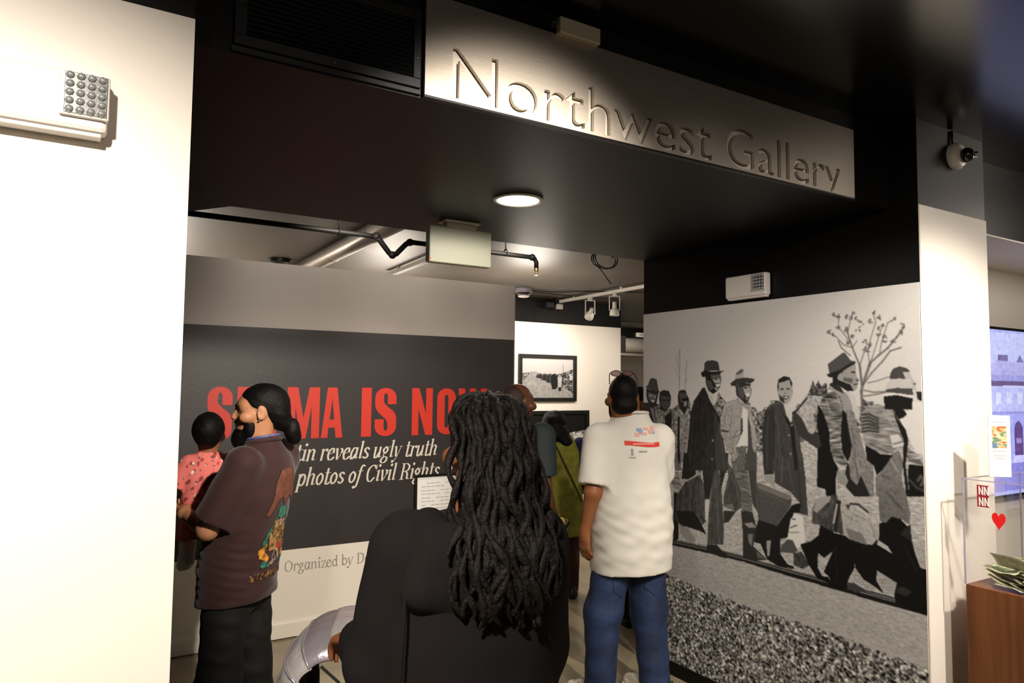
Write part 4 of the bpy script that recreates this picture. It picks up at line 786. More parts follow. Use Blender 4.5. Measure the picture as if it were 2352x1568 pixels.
# card in a stand on the lid
cd = thing('info_card', 'white info card with a small colour picture standing on the donation box', 'card', (PX0+.10, PYb-.10, 1.383), math.radians(-38))
box('card', -.043, .043, -.002, .002, .006, .262, mat('card_white', 'f6f2ee', .5), cd); box('stand_base', -.045, .045, -.03, .03, 0, .006, m_acr, cd); box('stand_pane', -.044, .044, -.005, -.003, .006, .265, m_acr, cd)
pc = np.zeros((36, 28, 3)); pc[:] = (206, 176, 130); gn = blurn(36, 28, 5, 4, 31); gm = blurn(36, 28, 7, 3, 32)
pc += gn[..., None]*np.array([25, 22, 18]); pc[gm > .7] = (96, 132, 110); pc[(gm < -1.0)] = (186, 92, 60); pc[:9, :9] = (90, 120, 150)
grid_picture('card_picture', s2l(np.clip(pc, 0, 255)/255), (-.029, -.0026, .125), (.058, 0, 0), (0, 0, .092), m_print, cd)
for z, w_ in ((.112, .056), (.092, .05), (.080, .04), (.232, .05)): box('printed_line', -w_/2, w_/2, -.0026, -.002, z, z+.003, mat('print_grey', 'a8a09a', .6), cd)
# ------------------------------------------------------------------ smooth implicit modelling (for people and soft things)
V = lambda *a: np.array(a, float)
def p_cap(a, b, ra, rb=None, flat=False):
    a, b = np.array(a, float), np.array(b, float); rb = ra if rb is None else rb; d = b-a; L = d@d; n = d/math.sqrt(L); R = max(ra, rb)
    def f(P):
        h = (P-a) @ d/L; t = np.clip(h, 0, 1); D = np.linalg.norm(P-a-t[..., None]*d, axis=-1)-(ra+(rb-ra)*t)
        return np.maximum(D, (P-b) @ n) if flat else D
    return f, np.minimum(a, b)-R, np.maximum(a, b)+R
def p_ell(c, r, R=None):
    c, r = np.array(c, float), np.array(r, float)
    def f(P):
        Q = P-c
        if R is not None: Q = Q @ R
        k0 = np.linalg.norm(Q/r, axis=-1); k1 = np.linalg.norm(Q/(r*r), axis=-1); return k0*(k0-1)/np.maximum(k1, 1e-6)
    m = r if R is None else np.full(3, r.max())
    return f, c-m, c+m
def p_loft(rows, n=2.3):
    """rows: z, cx, cy, half width, half depth"""
    A = np.array(sorted(rows)); z = A[:, 0]
    zz = np.linspace(z[0], z[-1], 120); B = np.stack([np.interp(zz, z, A[:, i]) for i in range(1, 5)], 1)
    k = np.hanning(15); k /= k.sum(); pad = 7
    B = np.stack([np.convolve(np.pad(B[:, i], pad, 'edge'), k, 'valid') for i in range(4)], 1)
    def f(P):
        q = P[..., 2]; cx, cy, a, b = [np.interp(q, zz, B[:, i]) for i in range(4)]
        u, v = np.abs(P[..., 0]-cx)/a, np.abs(P[..., 1]-cy)/b
        rr = (u**n+v**n)**(1/n)
        D = (rr-1)*np.minimum(a, b)
        return np.maximum(D, np.maximum(q-z[-1], z[0]-q))
    return f, V((A[:, 1]-A[:, 3]).min(), (A[:, 2]-A[:, 4]).min(), z[0]), V((A[:, 1]+A[:, 3]).max(), (A[:, 2]+A[:, 4]).max(), z[-1])
def p_box(c, h, R=None, r=.01):
    c, h = np.array(c, float), np.array(h, float)
    def f(P):
        Q = P-c
        if R is not None: Q = Q @ R
        q = np.abs(Q)-(h-r); return np.linalg.norm(np.maximum(q, 0), axis=-1)+np.minimum(q.max(-1), 0)-r
    m = h if R is None else np.full(3, np.linalg.norm(h))
    return f, c-m, c+m
def sdf_mesh(name, prims, vox, m, parent, folds=None, cuts=(), color=None, smooth=2):
    """prims: (primitive, k, op); cuts: (point, normal) keep the side opposite to the normal; folds(P)->offset"""
    lo = np.min([p[0][1] for p in prims if p[2] == 'u'], 0)-3*vox; hi = np.max([p[0][2] for p in prims if p[2] == 'u'], 0)+3*vox
    n = np.ceil((hi-lo)/vox).astype(int)+1
    ax = [lo[i]+vox*np.arange(n[i]) for i in range(3)]
    D = np.full(n, .3, np.float32)
    for (f, a, b), k, op in prims:
        mg = k+3*vox+.01
        s = [slice(max(int((a[i]-mg-lo[i])/vox), 0), min(int((b[i]+mg-lo[i])/vox)+2, n[i])) for i in range(3)]
        if any(q.stop <= q.start for q in s): continue
        P = np.stack(np.meshgrid(ax[0][s[0]], ax[1][s[1]], ax[2][s[2]], indexing='ij'), -1)
        d = f(P); e = D[tuple(s)]
        if op == 'u':
            if k > 0: h = np.maximum(k-np.abs(d-e), 0)/k; d = np.minimum(d, e)-h*h*k*.25
            else: d = np.minimum(d, e)
        else:
            d = -d
            if k > 0: h = np.maximum(k-np.abs(d-e), 0)/k; d = np.maximum(d, e)+h*h*k*.25
            else: d = np.maximum(d, e)
        D[tuple(s)] = d
    if folds is not None:
        I = np.nonzero(np.abs(D) < .05); P = np.stack([ax[i][I[i]] for i in range(3)], -1); D[I] += folds(P)
    for pt, nn in cuts:
        nn = np.array(nn, float)/np.linalg.norm(nn); o = np.array(pt, float) @ nn
        pl = ax[0][:, None, None]*nn[0]+ax[1][None, :, None]*nn[1]+ax[2][None, None, :]*nn[2]-o
        D = np.maximum(D, pl)
    # surface nets
    s = D < 0
    cn = [np.roll(np.roll(np.roll(s, -i, 0), -j, 1), -k, 2)[:-1, :-1, :-1] for i in (0, 1) for j in (0, 1) for k in (0, 1)]
    tot = np.sum(cn, 0); act = (tot > 0) & (tot < 8); I = np.argwhere(act)
    off = np.array([(i, j, k) for i in (0, 1) for j in (0, 1) for k in (0, 1)])
    val = np.stack([D[tuple((I+o).T)] for o in off], 1)
    acc = np.zeros((len(I), 3)); cnt = np.zeros(len(I))
    for a in range(8):
        for b in range(a+1, 8):
            if np.abs(off[a]-off[b]).sum() != 1: continue
            x = (val[:, a] < 0) != (val[:, b] < 0); t = np.where(x, val[:, a]/np.where(x, val[:, a]-val[:, b], 1), 0)
            acc += np.where(x[:, None], off[a]+t[:, None]*(off[b]-off[a]), 0); cnt += x
    co = lo+vox*(I+acc/cnt[:, None])
    idx = np.full(act.shape, -1); idx[act] = np.arange(len(I)); quads = []
    for d in range(3):
        e1, e2 = [(1, 2), (2, 0), (0, 1)][d]
        sa = s; sb = np.roll(s, -1, d); x = sa != sb
        J = np.argwhere(x); J = J[(J[:, d] < n[d]-1) & (J[:, e1] > 0) & (J[:, e2] > 0) & (J[:, e1] < n[e1]-1) & (J[:, e2] < n[e2]-1)]
        u = np.zeros(3, int); u[e1] = 1; w_ = np.zeros(3, int); w_[e2] = 1
        q = np.stack([idx[tuple((J-o).T)] for o in (u+w_, w_, 0*u, u)], 1)
        fl = ~s[tuple(J.T)]; q[fl] = q[fl][:, ::-1]; quads.append(q)
    Q = np.concatenate(quads); Q = Q[(Q >= 0).all(1)]
    for _ in range(smooth):       # gentle relaxation removes grid stepping
        a = np.zeros_like(co); c = np.zeros(len(co))
        for i in range(4):
            np.add.at(a, Q[:, i], co[Q[:, (i+1) % 4]]); np.add.at(c, Q[:, i], 1)
        a /= np.maximum(c, 1)[:, None]; co = co*.5+a*.5
    o = np_mesh(name, co, Q, m, parent, color(co) if color else None, True)
    return o
def waves(seed, amp, freqs, n=5, stretch=(1, 1, 1)):
    r = np.random.default_rng(seed); K = [(r.normal(size=3)*np.array(stretch)*f, r.random()*6.28, 1/(1+i*.4)) for i, f in enumerate(np.repeat(freqs, n))]
    def f(P):
        s = 0
        for k, ph, a in K: s = s+a*np.sin(P @ k+ph)
        return amp*s/math.sqrt(len(K))
    return f
def rotm(rx=0, ry=0, rz=0): return np.array(Euler((rx, ry, rz)).to_matrix())
U = lambda p, k=.02: (p, k, 'u')
S = lambda p, k=.01: (p, k, 's')
def head_prims(c, yaw=0, pitch=0, s=1.0, jaw=1.0):
    """c: centre of the skull; faces +y"""
    R = rotm(pitch, 0, yaw); c = np.array(c, float); at = lambda x, y, z: c+R @ (np.array((x, y, z))*s)
    E = lambda x, y, z, a, b, d: p_ell(at(x, y, z), np.array((a, b, d))*s, R)
    L = [U(E(0, -.012, .028, .076, .097, .090)), U(E(0, .022, -.03, .064, .074, .085), .03), U(E(0, .042, -.082, .046*jaw, .046, .034), .03), U(E(0, .062, .030, .058, .03, .03), .025),
         S(E(-.032, .098, .006, .017, .016, .011), .012), S(E(.032, .098, .006, .017, .016, .011), .012),
         U(p_cap(at(0, .092, .015), at(0, .110, -.022), .008*s, .0105*s), .012), U(E(-.011, .101, -.026, .0085, .010, .007), .008), U(E(.011, .101, -.026, .0085, .010, .007), .008),
         U(E(0, .090, -.050, .024, .013, .007), .006), U(E(0, .088, -.062, .021, .013, .008), .006), S(E(0, .104, -.0555, .024, .010, .0022), .003), U(E(0, .078, -.090, .020, .018, .016), .015)]
    for x in (-1, 1):
        L += [U(p_ell(at(x*.079, -.008, -.004), np.array((.009, .023, .033))*s, R @ rotm(0, 0, x*-.35)), .008), S(p_ell(at(x*.089, -.002, -.002), np.array((.006, .012, .020))*s, R), .005), U(E(x*.072, .055, -.02, .02, .03, .025), .02)]
    return L, at, R
def hand_prims(wr, d, pn, th, curl=.5, s=1.0):
    """wr wrist, d finger direction, pn palm-facing normal, th thumb side (unit-ish vectors)"""
    d = np.array(d, float)/np.linalg.norm(d); pn = np.array(pn, float); pn -= d*(pn@d); pn /= np.linalg.norm(pn); sd = np.cross(d, pn); sd *= np.sign(sd @ np.array(th, float)) or 1
    R = np.stack([sd, d, pn], 1); wr = np.array(wr, float)
    L = [U(p_ell(wr+d*.05*s, np.array((.042, .058, .017))*s, R), .02), U(p_cap(wr-d*.02*s, wr+d*.03*s, .025*s, .024*s), .02), U(p_ell(wr+d*.035*s+sd*.024*s+pn*.008*s, np.array((.02, .035, .016))*s, R), .015)]
    for i, (o, ln) in enumerate(((.030, .92), (.010, 1.0), (-.011, .94), (-.031, .75))):
        p = wr+d*(.092-.006*abs(i-1))*s+sd*o*s; a = curl*.5+.06*i
        for j, (l, r0, r1) in enumerate(((.042, .0098, .0092), (.027, .0092, .0085), (.021, .0085, .0072))):
            v = (d*math.cos(a)+pn*math.sin(a))*l*ln*s; L.append(U(p_cap(p, p+v, r0*s, r1*s), .004 if j else .012)); p = p+v; a += curl*.75
    p = wr+d*.025*s+sd*.036*s+pn*.006*s; a = .75
    for l, r0, r1 in ((.038, .013, .011), (.032, .011, .0095), (.025, .0095, .0078)):
        v = (d*math.cos(a)+sd*math.sin(a)*.8+pn*(.25+curl*.35))*l*s; L.append(U(p_cap(p, p+v, r0*s, r1*s), .008)); p = p+v; a -= .28
    return L
def body_prims(J, g=1.0, hand=None):
    """J joints in person space; g girth"""
    py = J.get('py', 0)
    L = [U(p_loft([(J['hz']-.08, 0, py, .13*g, .09*g), (J['hz'], 0, py, .14*g, .095*g), (J['hz']+.2, 0, py*.5, .12*g, .085*g), (J['sz']-.15, 0, -.01, .145*g, .092*g), (J['sz']-.03, 0, -.015, .13*g, .075), (J['sz']+.04, 0, -.01, .06, .06)]), .03),
         U(p_cap(V(0, -.012, J['sz']), np.array(J['head'])-V(0, .008, .06), .062, .055), .03)]
    for q in 'LR':
        L += [U(p_cap(J['sh'+q], J['el'+q], .052*g, .042*g), .05), U(p_cap(J['el'+q], J['wr'+q], .041*g, .028), .02),
              U(p_cap(J['hip'+q], J['kn'+q], .075*g, .054*g), .05), U(p_cap(J['kn'+q], J['an'+q], .054*g, .037), .03), U(p_ell(np.array(J['kn'+q])+(np.array(J['an'+q])-J['kn'+q])*.3-V(0, .02, 0), (.052*g, .055*g, .11)), .04),
              U(p_cap(np.array(J['an'+q])+V(0, -.03, -.04), np.array(J['an'+q])+V(0, .13, -.055), .036, .028), .03)]
    return L
def pupils(at, R, root, s=1.0, parent_name='eye'):
    m_e = mat('eye_white', 'd8d2c8', .2); m_i = mat('eye_dark', '1c120c', .1)
    for x in (-1, 1):
        bm = bmesh.new(); c = at(x*.031, .0735, .006)
        bmesh.ops.create_uvsphere(bm, u_segments=14, v_segments=10, radius=.0112*s, matrix=Matrix.Translation(c)); e = done(bm, 'eye', m_e, root, True)
        bm = bmesh.new(); c = at(x*.031, .0812, .006); bmesh.ops.create_uvsphere(bm, u_segments=10, v_segments=8, radius=.0050*s, matrix=Matrix.Translation(c)); done(bm, 'iris', m_i, e, True)
def shoe_prims(an, rz=0, s=1.0):
    R = rotm(0, 0, rz); an = np.array(an, float); at = lambda x, y, z: V(an[0], an[1], 0)+R @ np.array((x, y, z))*s
    return [U(p_cap(at(0, -.035, .05), at(0, .04, .06), .040*s, .042*s), .02), U(p_cap(at(0, .03, .052), at(.004, .15, .036), .044*s, .036*s), .03), U(p_cap(at(0, -.05, .04), at(0, -.03, .085), .036*s, .040*s), .02)], at
def shoes(root, J, m_up, m_sole, yaws=(0, 0), s=1.0, accents=None):
    for q, rz in zip('LR', yaws):
        L, at = shoe_prims(J['an'+q], rz, s)
        sh = sdf_mesh('shoe', L, .005, m_up, root, cuts=[(V(0, 0, .018), V(0, 0, -1))])
        Ls = [U(p_cap(at(0, -.05, .03), at(0, .05, .03), .042*s), .02), U(p_cap(at(0, .04, .03), at(.004, .15, .03), .045*s, .042*s), .03)]
        sdf_mesh('sole', Ls, .005, m_sole, sh, cuts=[(V(0, 0, .030), V(0, 0, 1)), (V(0, 0, .002), V(0, 0, -1))])
        R = rotm(0, 0, rz)
        for k in range(4):
            a = at(-.028, .055+k*.022, .098-k*.008); b = at(.028, .055+k*.022, .098-k*.008); mid = at(0, .055+k*.022, .108-k*.009)
            tube('lace', catmull([a, mid, b], 5), .003, m_sole, sh, 6)
        if accents:
            for sx in (-1, 1):
                tube('side_stripe', catmull([at(sx*.043, -.03, .045), at(sx*.046, .02, .075), at(sx*.040, .07, .085)], 6), .006, accents[0], sh, 6)
            bm = bmesh.new(); b_box(bm, -.016, .016, -.006, .006, -.016, .016, .003, Matrix.Translation(at(0, -.090, .075)) @ Matrix.Rotation(rz, 4, 'Z')); done(bm, 'heel_tab', accents[1], sh)
m_skinD = mat('skin_deep_brown', '5a3520', .5, noise=(40, .06), spec=.4); m_skinM = mat('skin_mid_brown', '8a5636', .5, noise=(40, .06), spec=.4); m_skinT = mat('skin_tan', 'b07c5a', .5, noise=(40, .05), spec=.4); m_skinB = mat('skin_dark_brown', '3c251a', .5, noise=(40, .06), spec=.4)
m_hairK = mat('black_hair', '080706', .55, noise=(90, .3), bump=(160, .3), spec=.2); m_locs = mat('dark_brown_locs', '15110f', .6, noise=(60, .4), bump=(120, .6), spec=.3)
# ------------------------------------------------------------------ people
def ground(px_, depth):
    p = CAMP+pxray(px_, 866)*depth; return (p[0], p[1], 0)
def joints(H, sw, hw, headz, **kw):
    s = H/1.75
    J = dict(hz=.93*s, sz=1.43*s, head=V(0, .01, headz))
    for q, x in (('L', -1), ('R', 1)):
        J['sh'+q] = V(x*sw, 0, 1.42*s); J['el'+q] = V(x*(sw+.05), -.02, 1.12*s); J['wr'+q] = V(x*(sw+.06), .05, .87*s)
        J['hip'+q] = V(x*hw, 0, .90*s); J['kn'+q] = V(x*hw*1.05, .02, .49*s); J['an'+q] = V(x*hw*1.1, 0, .085)
    for k, v in kw.items(): J[k] = np.array(v, float)
    return J
def trousers(root, J, m, top, r, vox=.008, seed=1, bottom=.06, amp=.006, name='trousers', pel=None):
    L = []
    pa, pb = pel[:2]
    L.append(U(p_loft([(J['hz']-.16, 0, pel[2] if len(pel) > 2 else 0, pa*.92, pb*.9), (J['hz'], 0, pel[2] if len(pel) > 2 else 0, pa, pb), (top, 0, pel[2] if len(pel) > 2 else 0, pa*.95, pb*.95)]), .03))
    for q in 'LR':
        an = np.array(J['an'+q]); an = V(an[0], an[1], bottom)
        L += [U(p_cap(J['hip'+q], J['kn'+q], r[0], r[1]), .03), U(p_cap(J['kn'+q], an, r[1], r[2], True), .03)]
    w1 = waves(seed, amp, (16, 45, 80), 4, (.6, .6, 1.4))
    return sdf_mesh(name, L, vox, m, root, w1)
def sleeve(J, q, r0, r1, t):
    a, b = np.array(J['sh'+q]), np.array(J['el'+q]); return U(p_cap(a+V(0, 0, .005), a+(b-a)*t, r0, r1, True), .05)
# ---- heavy man in white T-shirt and jeans
def white_man():
    t = thing('person', 'heavy man in a white T-shirt and blue jeans, back turned', 'person', ground(1447, 4.12), math.radians(-13))
    J = joints(1.80, .20, .115, 1.687, elL=(-.255, -.05, 1.16), wrL=(-.275, .015, .93), elR=(.235, .08, 1.17), wrR=(.10, .27, 1.08), shL=(-.195, -.01, 1.44), shR=(.185, -.01, 1.44), head=(-.045, .0, 1.687),
               hipL=(-.10, 0, .80), hipR=(.10, 0, .80), knL=(-.16, .02, .47), knR=(.125, .01, .47), anL=(-.19, 0, .09), anR=(.15, -.02, .09))
    L, at, R = head_prims(J['head'], -.30, -.08, 1.06, 1.35)
    B = body_prims(J, 1.18)+L+[U(p_cap(V(-.01, -.01, 1.50), V(-.045, -.02, 1.64), .088, .076), .03)]
    B += hand_prims(J['wrL'], (.03, .12, -1), (.95, .3, .1), (.25, 1, 0), .45, 1.05)+hand_prims(J['wrR'], (-.8, .4, .1), (-.3, -.8, 0), (0, 0, 1), .6, 1.05)
    sdf_mesh('body', B, .0055, m_skinM, t); pupils(at, R, t)
    hc = np.array(J['head'])
    wv = waves(5, .0025, (60, 110), 4)
    sdf_mesh('hair', [U(p_ell(at(0, -.016, .030), (.083, .105, .098), R)), U(p_ell(at(0, -.055, -.045), (.074, .055, .06), R), .02)], .005, m_hairK, t, wv, [(at(0, .066, .05), R @ V(0, 1, -.3))])
    sdf_mesh('beard', [U(p_ell(at(0, .035, -.09), (.072, .06, .05), R)), U(p_ell(at(-.056, .02, -.05), (.022, .03, .05), R), .02), U(p_ell(at(.052, .02, -.05), (.022, .03, .05), R), .02)], .005, m_hairK, t, wv)
    m_t = mat('white_cotton', 'd6d3ca', .8, bump=(220, .05))
    rows = [(.705, .01, .01, .232, .195), (.80, .01, .015, .238, .208), (.95, .01, .02, .242, .222), (1.12, .005, .015, .236, .205), (1.28, 0, 0, .222, .172), (1.40, 0, -.015, .205, .145), (1.49, 0, -.02, .165, .115), (1.55, 0, -.015, .115, .10), (1.595, 0, -.005, .098, .092)]
    wv = waves(11, .0055, (12, 38), 4, (.9, .9, 1.6)); w2 = waves(12, .0050, (60, 85), 4, (.35, .35, 1.6))
    def fold(P): return wv(P)+w2(P)*np.exp(-((P[:, 2]-.95)/.22)**2)*1.2
    o = sdf_mesh('t_shirt', [U(p_loft(rows, 2.2)), sleeve(J, 'L', .098, .092, .88), sleeve(J, 'R', .092, .088, .8)], .007, m_t, t, fold, [(V(0, 0, .71), V(.03, 0, -1))])
    tube('collar_rib', [(.1*math.cos(a), -.005+.094*math.sin(a), 1.594+.012*math.sin(a+math.pi)) for a in np.linspace(0, 2*math.pi, 36)], .009, m_t, o, 8)
    # print on the upper back, its bars and marks follow the cloth
    def on_back(x, z):
        A = np.array(rows); a = np.interp(z, A[:, 0], A[:, 3]); b = np.interp(z, A[:, 0], A[:, 4]); cy = np.interp(z, A[:, 0], A[:, 2])
        return V(x, cy-b*max(1-abs(x/a)**2.2, .02)**(1/2.2), z)
    ev = o.data; vv = np.empty(len(ev.vertices)*3); ev.vertices.foreach_get('co', vv); vv = vv.reshape(-1, 3); vb = vv[vv[:, 1] < 0]
    def snap(x, z):
        d = (vb[:, 0]-x)**2+(vb[:, 2]-z)**2; i = np.argsort(d)[:4]; return V(x, vb[i, 1].mean()-.0035, z)
    def strip(x0, x1, z0, z1, m, name='back_print', nx=12, f=lambda u: 0):
        xs = np.linspace(x0, x1, nx); co = np.array([snap(x, z+f((x-x0)/(x1-x0))) for z in (z0, z1) for x in xs])
        q = np.array([[i, i+1, nx+i+1, nx+i] for i in range(nx-1)]); return np_mesh(name, co, q, m, o, None, True)
    m_r = mat('red_print', 'd23a2c', .7); m_b = mat('blue_print', '8f9fc8', .7); m_p = mat('pink_print', 'e6a79a', .7); m_gy = mat('grey_print', '9a9a98', .7)
    zc = 1.432
    strip(-.105, .115, zc-.012, zc+.012, m_r, f=lambda u: .006*math.cos(u*4.2)); strip(-.06, .075, zc-.003, zc+.003, m_p).location.y = -.001
    r = np.random.default_rng(4)
    for k in range(9):
        x = -.10+r.random()*.17; z = zc+.03+r.random()*.05; strip(x, x+.02+r.random()*.012, z, z+.012+r.random()*.014, (m_b, m_p, m_p)[k % 3], nx=4)
    strip(-.075, -.062, zc-.062, zc-.025, m_gy, nx=3); strip(-.03, .02, zc-.045, zc-.036, m_gy, nx=4); strip(-.09, -.05, zc-.076, zc-.071, m_gy, nx=4)
    m_j = mat('blue_denim', '1c2c4c', .75, noise=(9, .6, (1, 1, .6)), bump=(300, .15))
    tr = trousers(t, J, m_j, .86, (.110, .104, .083), .007, 21, .055, .0075, 'jeans', (.205, .165))
    m_st = mat('denim_seam', '1a2744', .8)
    A = np.empty(len(tr.data.vertices)*3); tr.data.vertices.foreach_get('co', A); A = A.reshape(-1, 3); Ab = A[A[:, 1] < 0]
    def sj(x, z):
        d = (Ab[:, 0]-x)**2+(Ab[:, 2]-z)**2; i = np.argsort(d)[:3]; return V(x, Ab[i, 1].mean()-.002, z)
    for sx in (-1, 1):
        tube('pocket_seam', [sj(sx*x, z) for x, z in ((.045, .70), (.05, .62), (.10, .585), (.15, .62), (.155, .70))], .0035, m_st, tr, 6)
    tube('centre_seam', [sj(0, z) for z in np.linspace(.72, .56, 8)], .0035, m_st, tr, 6)
    shoes(t, J, mat('cream_leather', 'cfc8b8', .5), mat('shoe_white', 'e6e2d8', .5), (.75, .6), 1.1, (mat('gold_trim', 'b89a4a', .5), mat('dark_tab', '33362e', .5)))
    # sunglasses pushed up on the head
    gl = thing('sunglasses', 'dark-lensed sunglasses resting on top of the heavy man\'s head', 'sunglasses', t.location, t.rotation_euler.z)
    m_len = mat('tinted_lens', '4a2a30', .08, trans=.35, alpha=.85); m_fr = mat('tortoise_frame', '3a2018', .3)
    Rg = R @ rotm(.25, 0, 0); g = lambda x, y, z: at(0, .030, .131)+Rg @ V(x, y, z)
    for x in (-1, 1):
        ring = [g(x*.036+.029*math.cos(a), 0, .004+.017*math.sin(a)*(1-.15*math.cos(a)*x)) for a in np.linspace(0, 2*math.pi, 20)]
        tube('lens_rim', ring, .0025, m_fr, gl, 6)
        bm = bmesh.new(); bm.faces.new([bm.verts.new(p) for p in ring[:-1]]); done(bm, 'lens', m_len, gl)
        tube('temple', [g(x*.068, 0, .006), g(x*.076, -.02, .0), g(x*.084, -.09, -.045)], .0028, m_fr, gl, 6)
    tube('bridge', [g(-.010, 0, .008), g(0, .002, .012), g(.010, 0, .008)], .003, mat('gold_bridge', 'c9b89a', .3, .8), gl, 6)
white_man()
# ---- man in maroon T-shirt holding the baby
def maroon_man():
    t = thing('person', 'bearded man with a hair bun in a maroon T-shirt carrying a baby', 'person', ground(589, 3.15), math.radians(53))
    J = joints(1.74, .185, .10, 1.622, py=.05, elL=(-.235, .075, 1.15), wrL=(-.095, .255, 1.19), elR=(.225, .12, 1.14), wrR=(.12, .30, 1.17), shL=(-.19, -.045, 1.405), shR=(.19, -.045, 1.405), head=(0, -.02, 1.622),
               hipL=(-.10, .05, .89), hipR=(.10, .05, .89), knL=(-.11, .07, .48), knR=(.11, .04, .48), anL=(-.11, .02, .085), anR=(.12, -.02, .085))
    L, at, R = head_prims(J['head'], .45, -.02, 1.0, 1.1)
    B = body_prims(J, 1.0)+L+hand_prims(J['wrL'], (1, .25, .1), (0, .1, 1), (0, 1, .3), .55)+hand_prims(J['wrR'], (-.8, .5, .1), (-.2, .2, 1), (0, 1, 0), .5)
    sdf_mesh('body', B, .0055, m_skinT, t); pupils(at, R, t)
    wv = waves(6, .0018, (50, 130), 4)
    hr = sdf_mesh('hair', [U(p_ell(at(0, -.022, .036), (.081, .108, .092), R)), U(p_ell(at(0, -.085, -.02), (.06, .045, .065), R), .03), U(p_ell(at(0, -.115, -.055), (.035, .03, .04), R), .02)], .0055, m_hairK, t, wv,
             [(at(0, .062, .05), R @ V(0, 1, -.55))])
    sdf_mesh('hair_bun', [U(p_ell(at(.0, -.140, -.085), (.040, .036, .044), R)), U(p_ell(at(.01, -.148, -.118), (.032, .030, .033), R), .02), U(p_ell(at(0, -.13, -.06), (.03, .03, .03), R), .02)], .0055, m_hairK, hr, waves(61, .003, (50, 90), 4))
    sdf_mesh('beard', [U(p_ell(at(0, .058, -.098), (.052, .050, .046), R)), U(p_ell(at(0, .082, -.125), (.036, .034, .036), R), .02), U(p_ell(at(-.054, .038, -.055), (.018, .026, .05), R), .02), U(p_ell(at(.054, .038, -.055), (.018, .026, .05), R), .02), U(p_ell(at(0, .095, -.042), (.026, .012, .007), R), .006)], .005, m_hairK, t, waves(62, .0025, (60, 120), 4))
    for x in (-1, 1):
        tube('eyebrow', [at(x*.014, .098, .026), at(x*.03, .098, .031), at(x*.048, .084, .027)], [.004, .005, .002], m_hairK, t, 6)
        bm = bmesh.new(); bmesh.ops.create_uvsphere(bm, u_segments=8, v_segments=6, radius=.0045, matrix=Matrix.Translation(at(x*.082, .002, -.036))); done(bm, 'earring', m_chrome, t, True)
    m_t = mat('maroon_cotton', '321716', .8, bump=(220, .06), sheen=.15)
    rows = [(.815, 0, .055, .205, .150), (.95, 0, .05, .205, .152), (1.10, 0, .03, .20, .148), (1.25, 0, -.01, .205, .140), (1.36, 0, -.035, .20, .122), (1.43, 0, -.045, .15, .098), (1.475, 0, -.045, .085, .078), (1.50, 0, -.04, .072, .072)]
    wv = waves(31, .005, (12, 40), 4, (.8, .8, 1.6)); w2 = waves(32, .0052, (58, 85), 4, (.4, .4, 1.6))
    def fold(P): return wv(P)+w2(P)*np.exp(-((P[:, 2]-.98)/.16)**2)*1.2
    o = sdf_mesh('t_shirt', [U(p_loft(rows, 2.3)), sleeve(J, 'L', .080, .078, .86), sleeve(J, 'R', .082, .078, .86)], .007, m_t, t, fold, [(V(0, 0, .822), V(0, -.06, -1))])
    ev = o.data; vv = np.empty(len(ev.vertices)*3); ev.vertices.foreach_get('co', vv); vv = vv.reshape(-1, 3); vb = vv[(vv[:, 1] < .0) & (np.abs(vv[:, 0]) < .21)]
    # back print: fine patch following the cloth
    nx, nz = 70, 110; xs = np.linspace(-.165, .165, nx); zs = np.linspace(.90, 1.40, nz); X, Z = np.meshgrid(xs, zs)
    # interpolate back depth on a coarse lattice, then refine
    cxs = np.linspace(-.165, .165, 24); czs = np.linspace(.90, 1.40, 36); Yc = np.zeros((36, 24))
    for j, z in enumerate(czs):
        for i, x in enumerate(cxs):
            d = (vb[:, 0]-x)**2+(vb[:, 2]-z)**2; k = np.argsort(d)[:5]; w_ = 1/(d[k]+1e-5); Yc[j, i] = (vb[k, 1]*w_).sum()/w_.sum()
    fx = np.array([np.interp(xs, cxs, Yc[j]) for j in range(36)]); Yf = np.array([np.interp(zs, czs, fx[:, i]) for i in range(nx)]).T-.0035
    base = np.array(rgb('321716')); img = np.tile(base, (nz, nx, 1)); C_ = Canvas(-.165, .165, .90, 1.40, nx, nz); n1 = blurn(nz, nx, 3, 3, 41); n2 = blurn(nz, nx, 2, 2, 42)
    def pc(pts, colh, nse=0, thr=None):
        sl, m = C_.mask(np.array(pts)); c_ = np.array(rgb(colh))
        if thr is not None: m = m & (n2[sl] > thr)
        img[sl] = np.where(m[..., None], c_*(1+nse*n1[sl][..., None]), img[sl])
    brown = '6b4030'
    pc([(.0, 1.38), (-.055, 1.375), (-.085, 1.33), (-.10, 1.26), (-.125, 1.19), (-.105, 1.185), (-.07, 1.24), (-.03, 1.26), (-.005, 1.22), (.03, 1.26), (.07, 1.24), (.105, 1.185), (.125, 1.19), (.10, 1.26), (.085, 1.33), (.055, 1.375)], brown, .12)
    pc([(-.045, 1.215), (-.02, 1.22), (.02, 1.21), (.04, 1.20), (.035, 1.17), (0, 1.16), (-.05, 1.18)], '3f7a62', .25)
    for s in (-1, 1): pc([(s*.04, 1.19), (s*.07, 1.14), (s*.105, 1.08), (s*.10, 1.05), (s*.085, 1.055), (s*.08, 1.09), (s*.05, 1.13)], '2f6a55', .25)
    pc([(-.05, 1.16), (.05, 1.16), (.07, 1.09), (.06, 1.03), (-.06, 1.03), (-.07, 1.09)], '8a6a3a', .4); pc([(-.05, 1.16), (.05, 1.16), (.04, 1.13), (-.04, 1.13)], 'c8a8a0', .4, .0); pc([(-.06, 1.15), (.06, 1.15), (.07, 1.05), (-.07, 1.05)], '3a2018', .2, .7)
    for s in (-1, 1): pc([(s*.075, 1.065), (s*.115, 1.045), (s*.11, 1.01), (s*.06, .985), (s*.05, 1.0), (s*.085, 1.03)], 'c98a2c', .25)
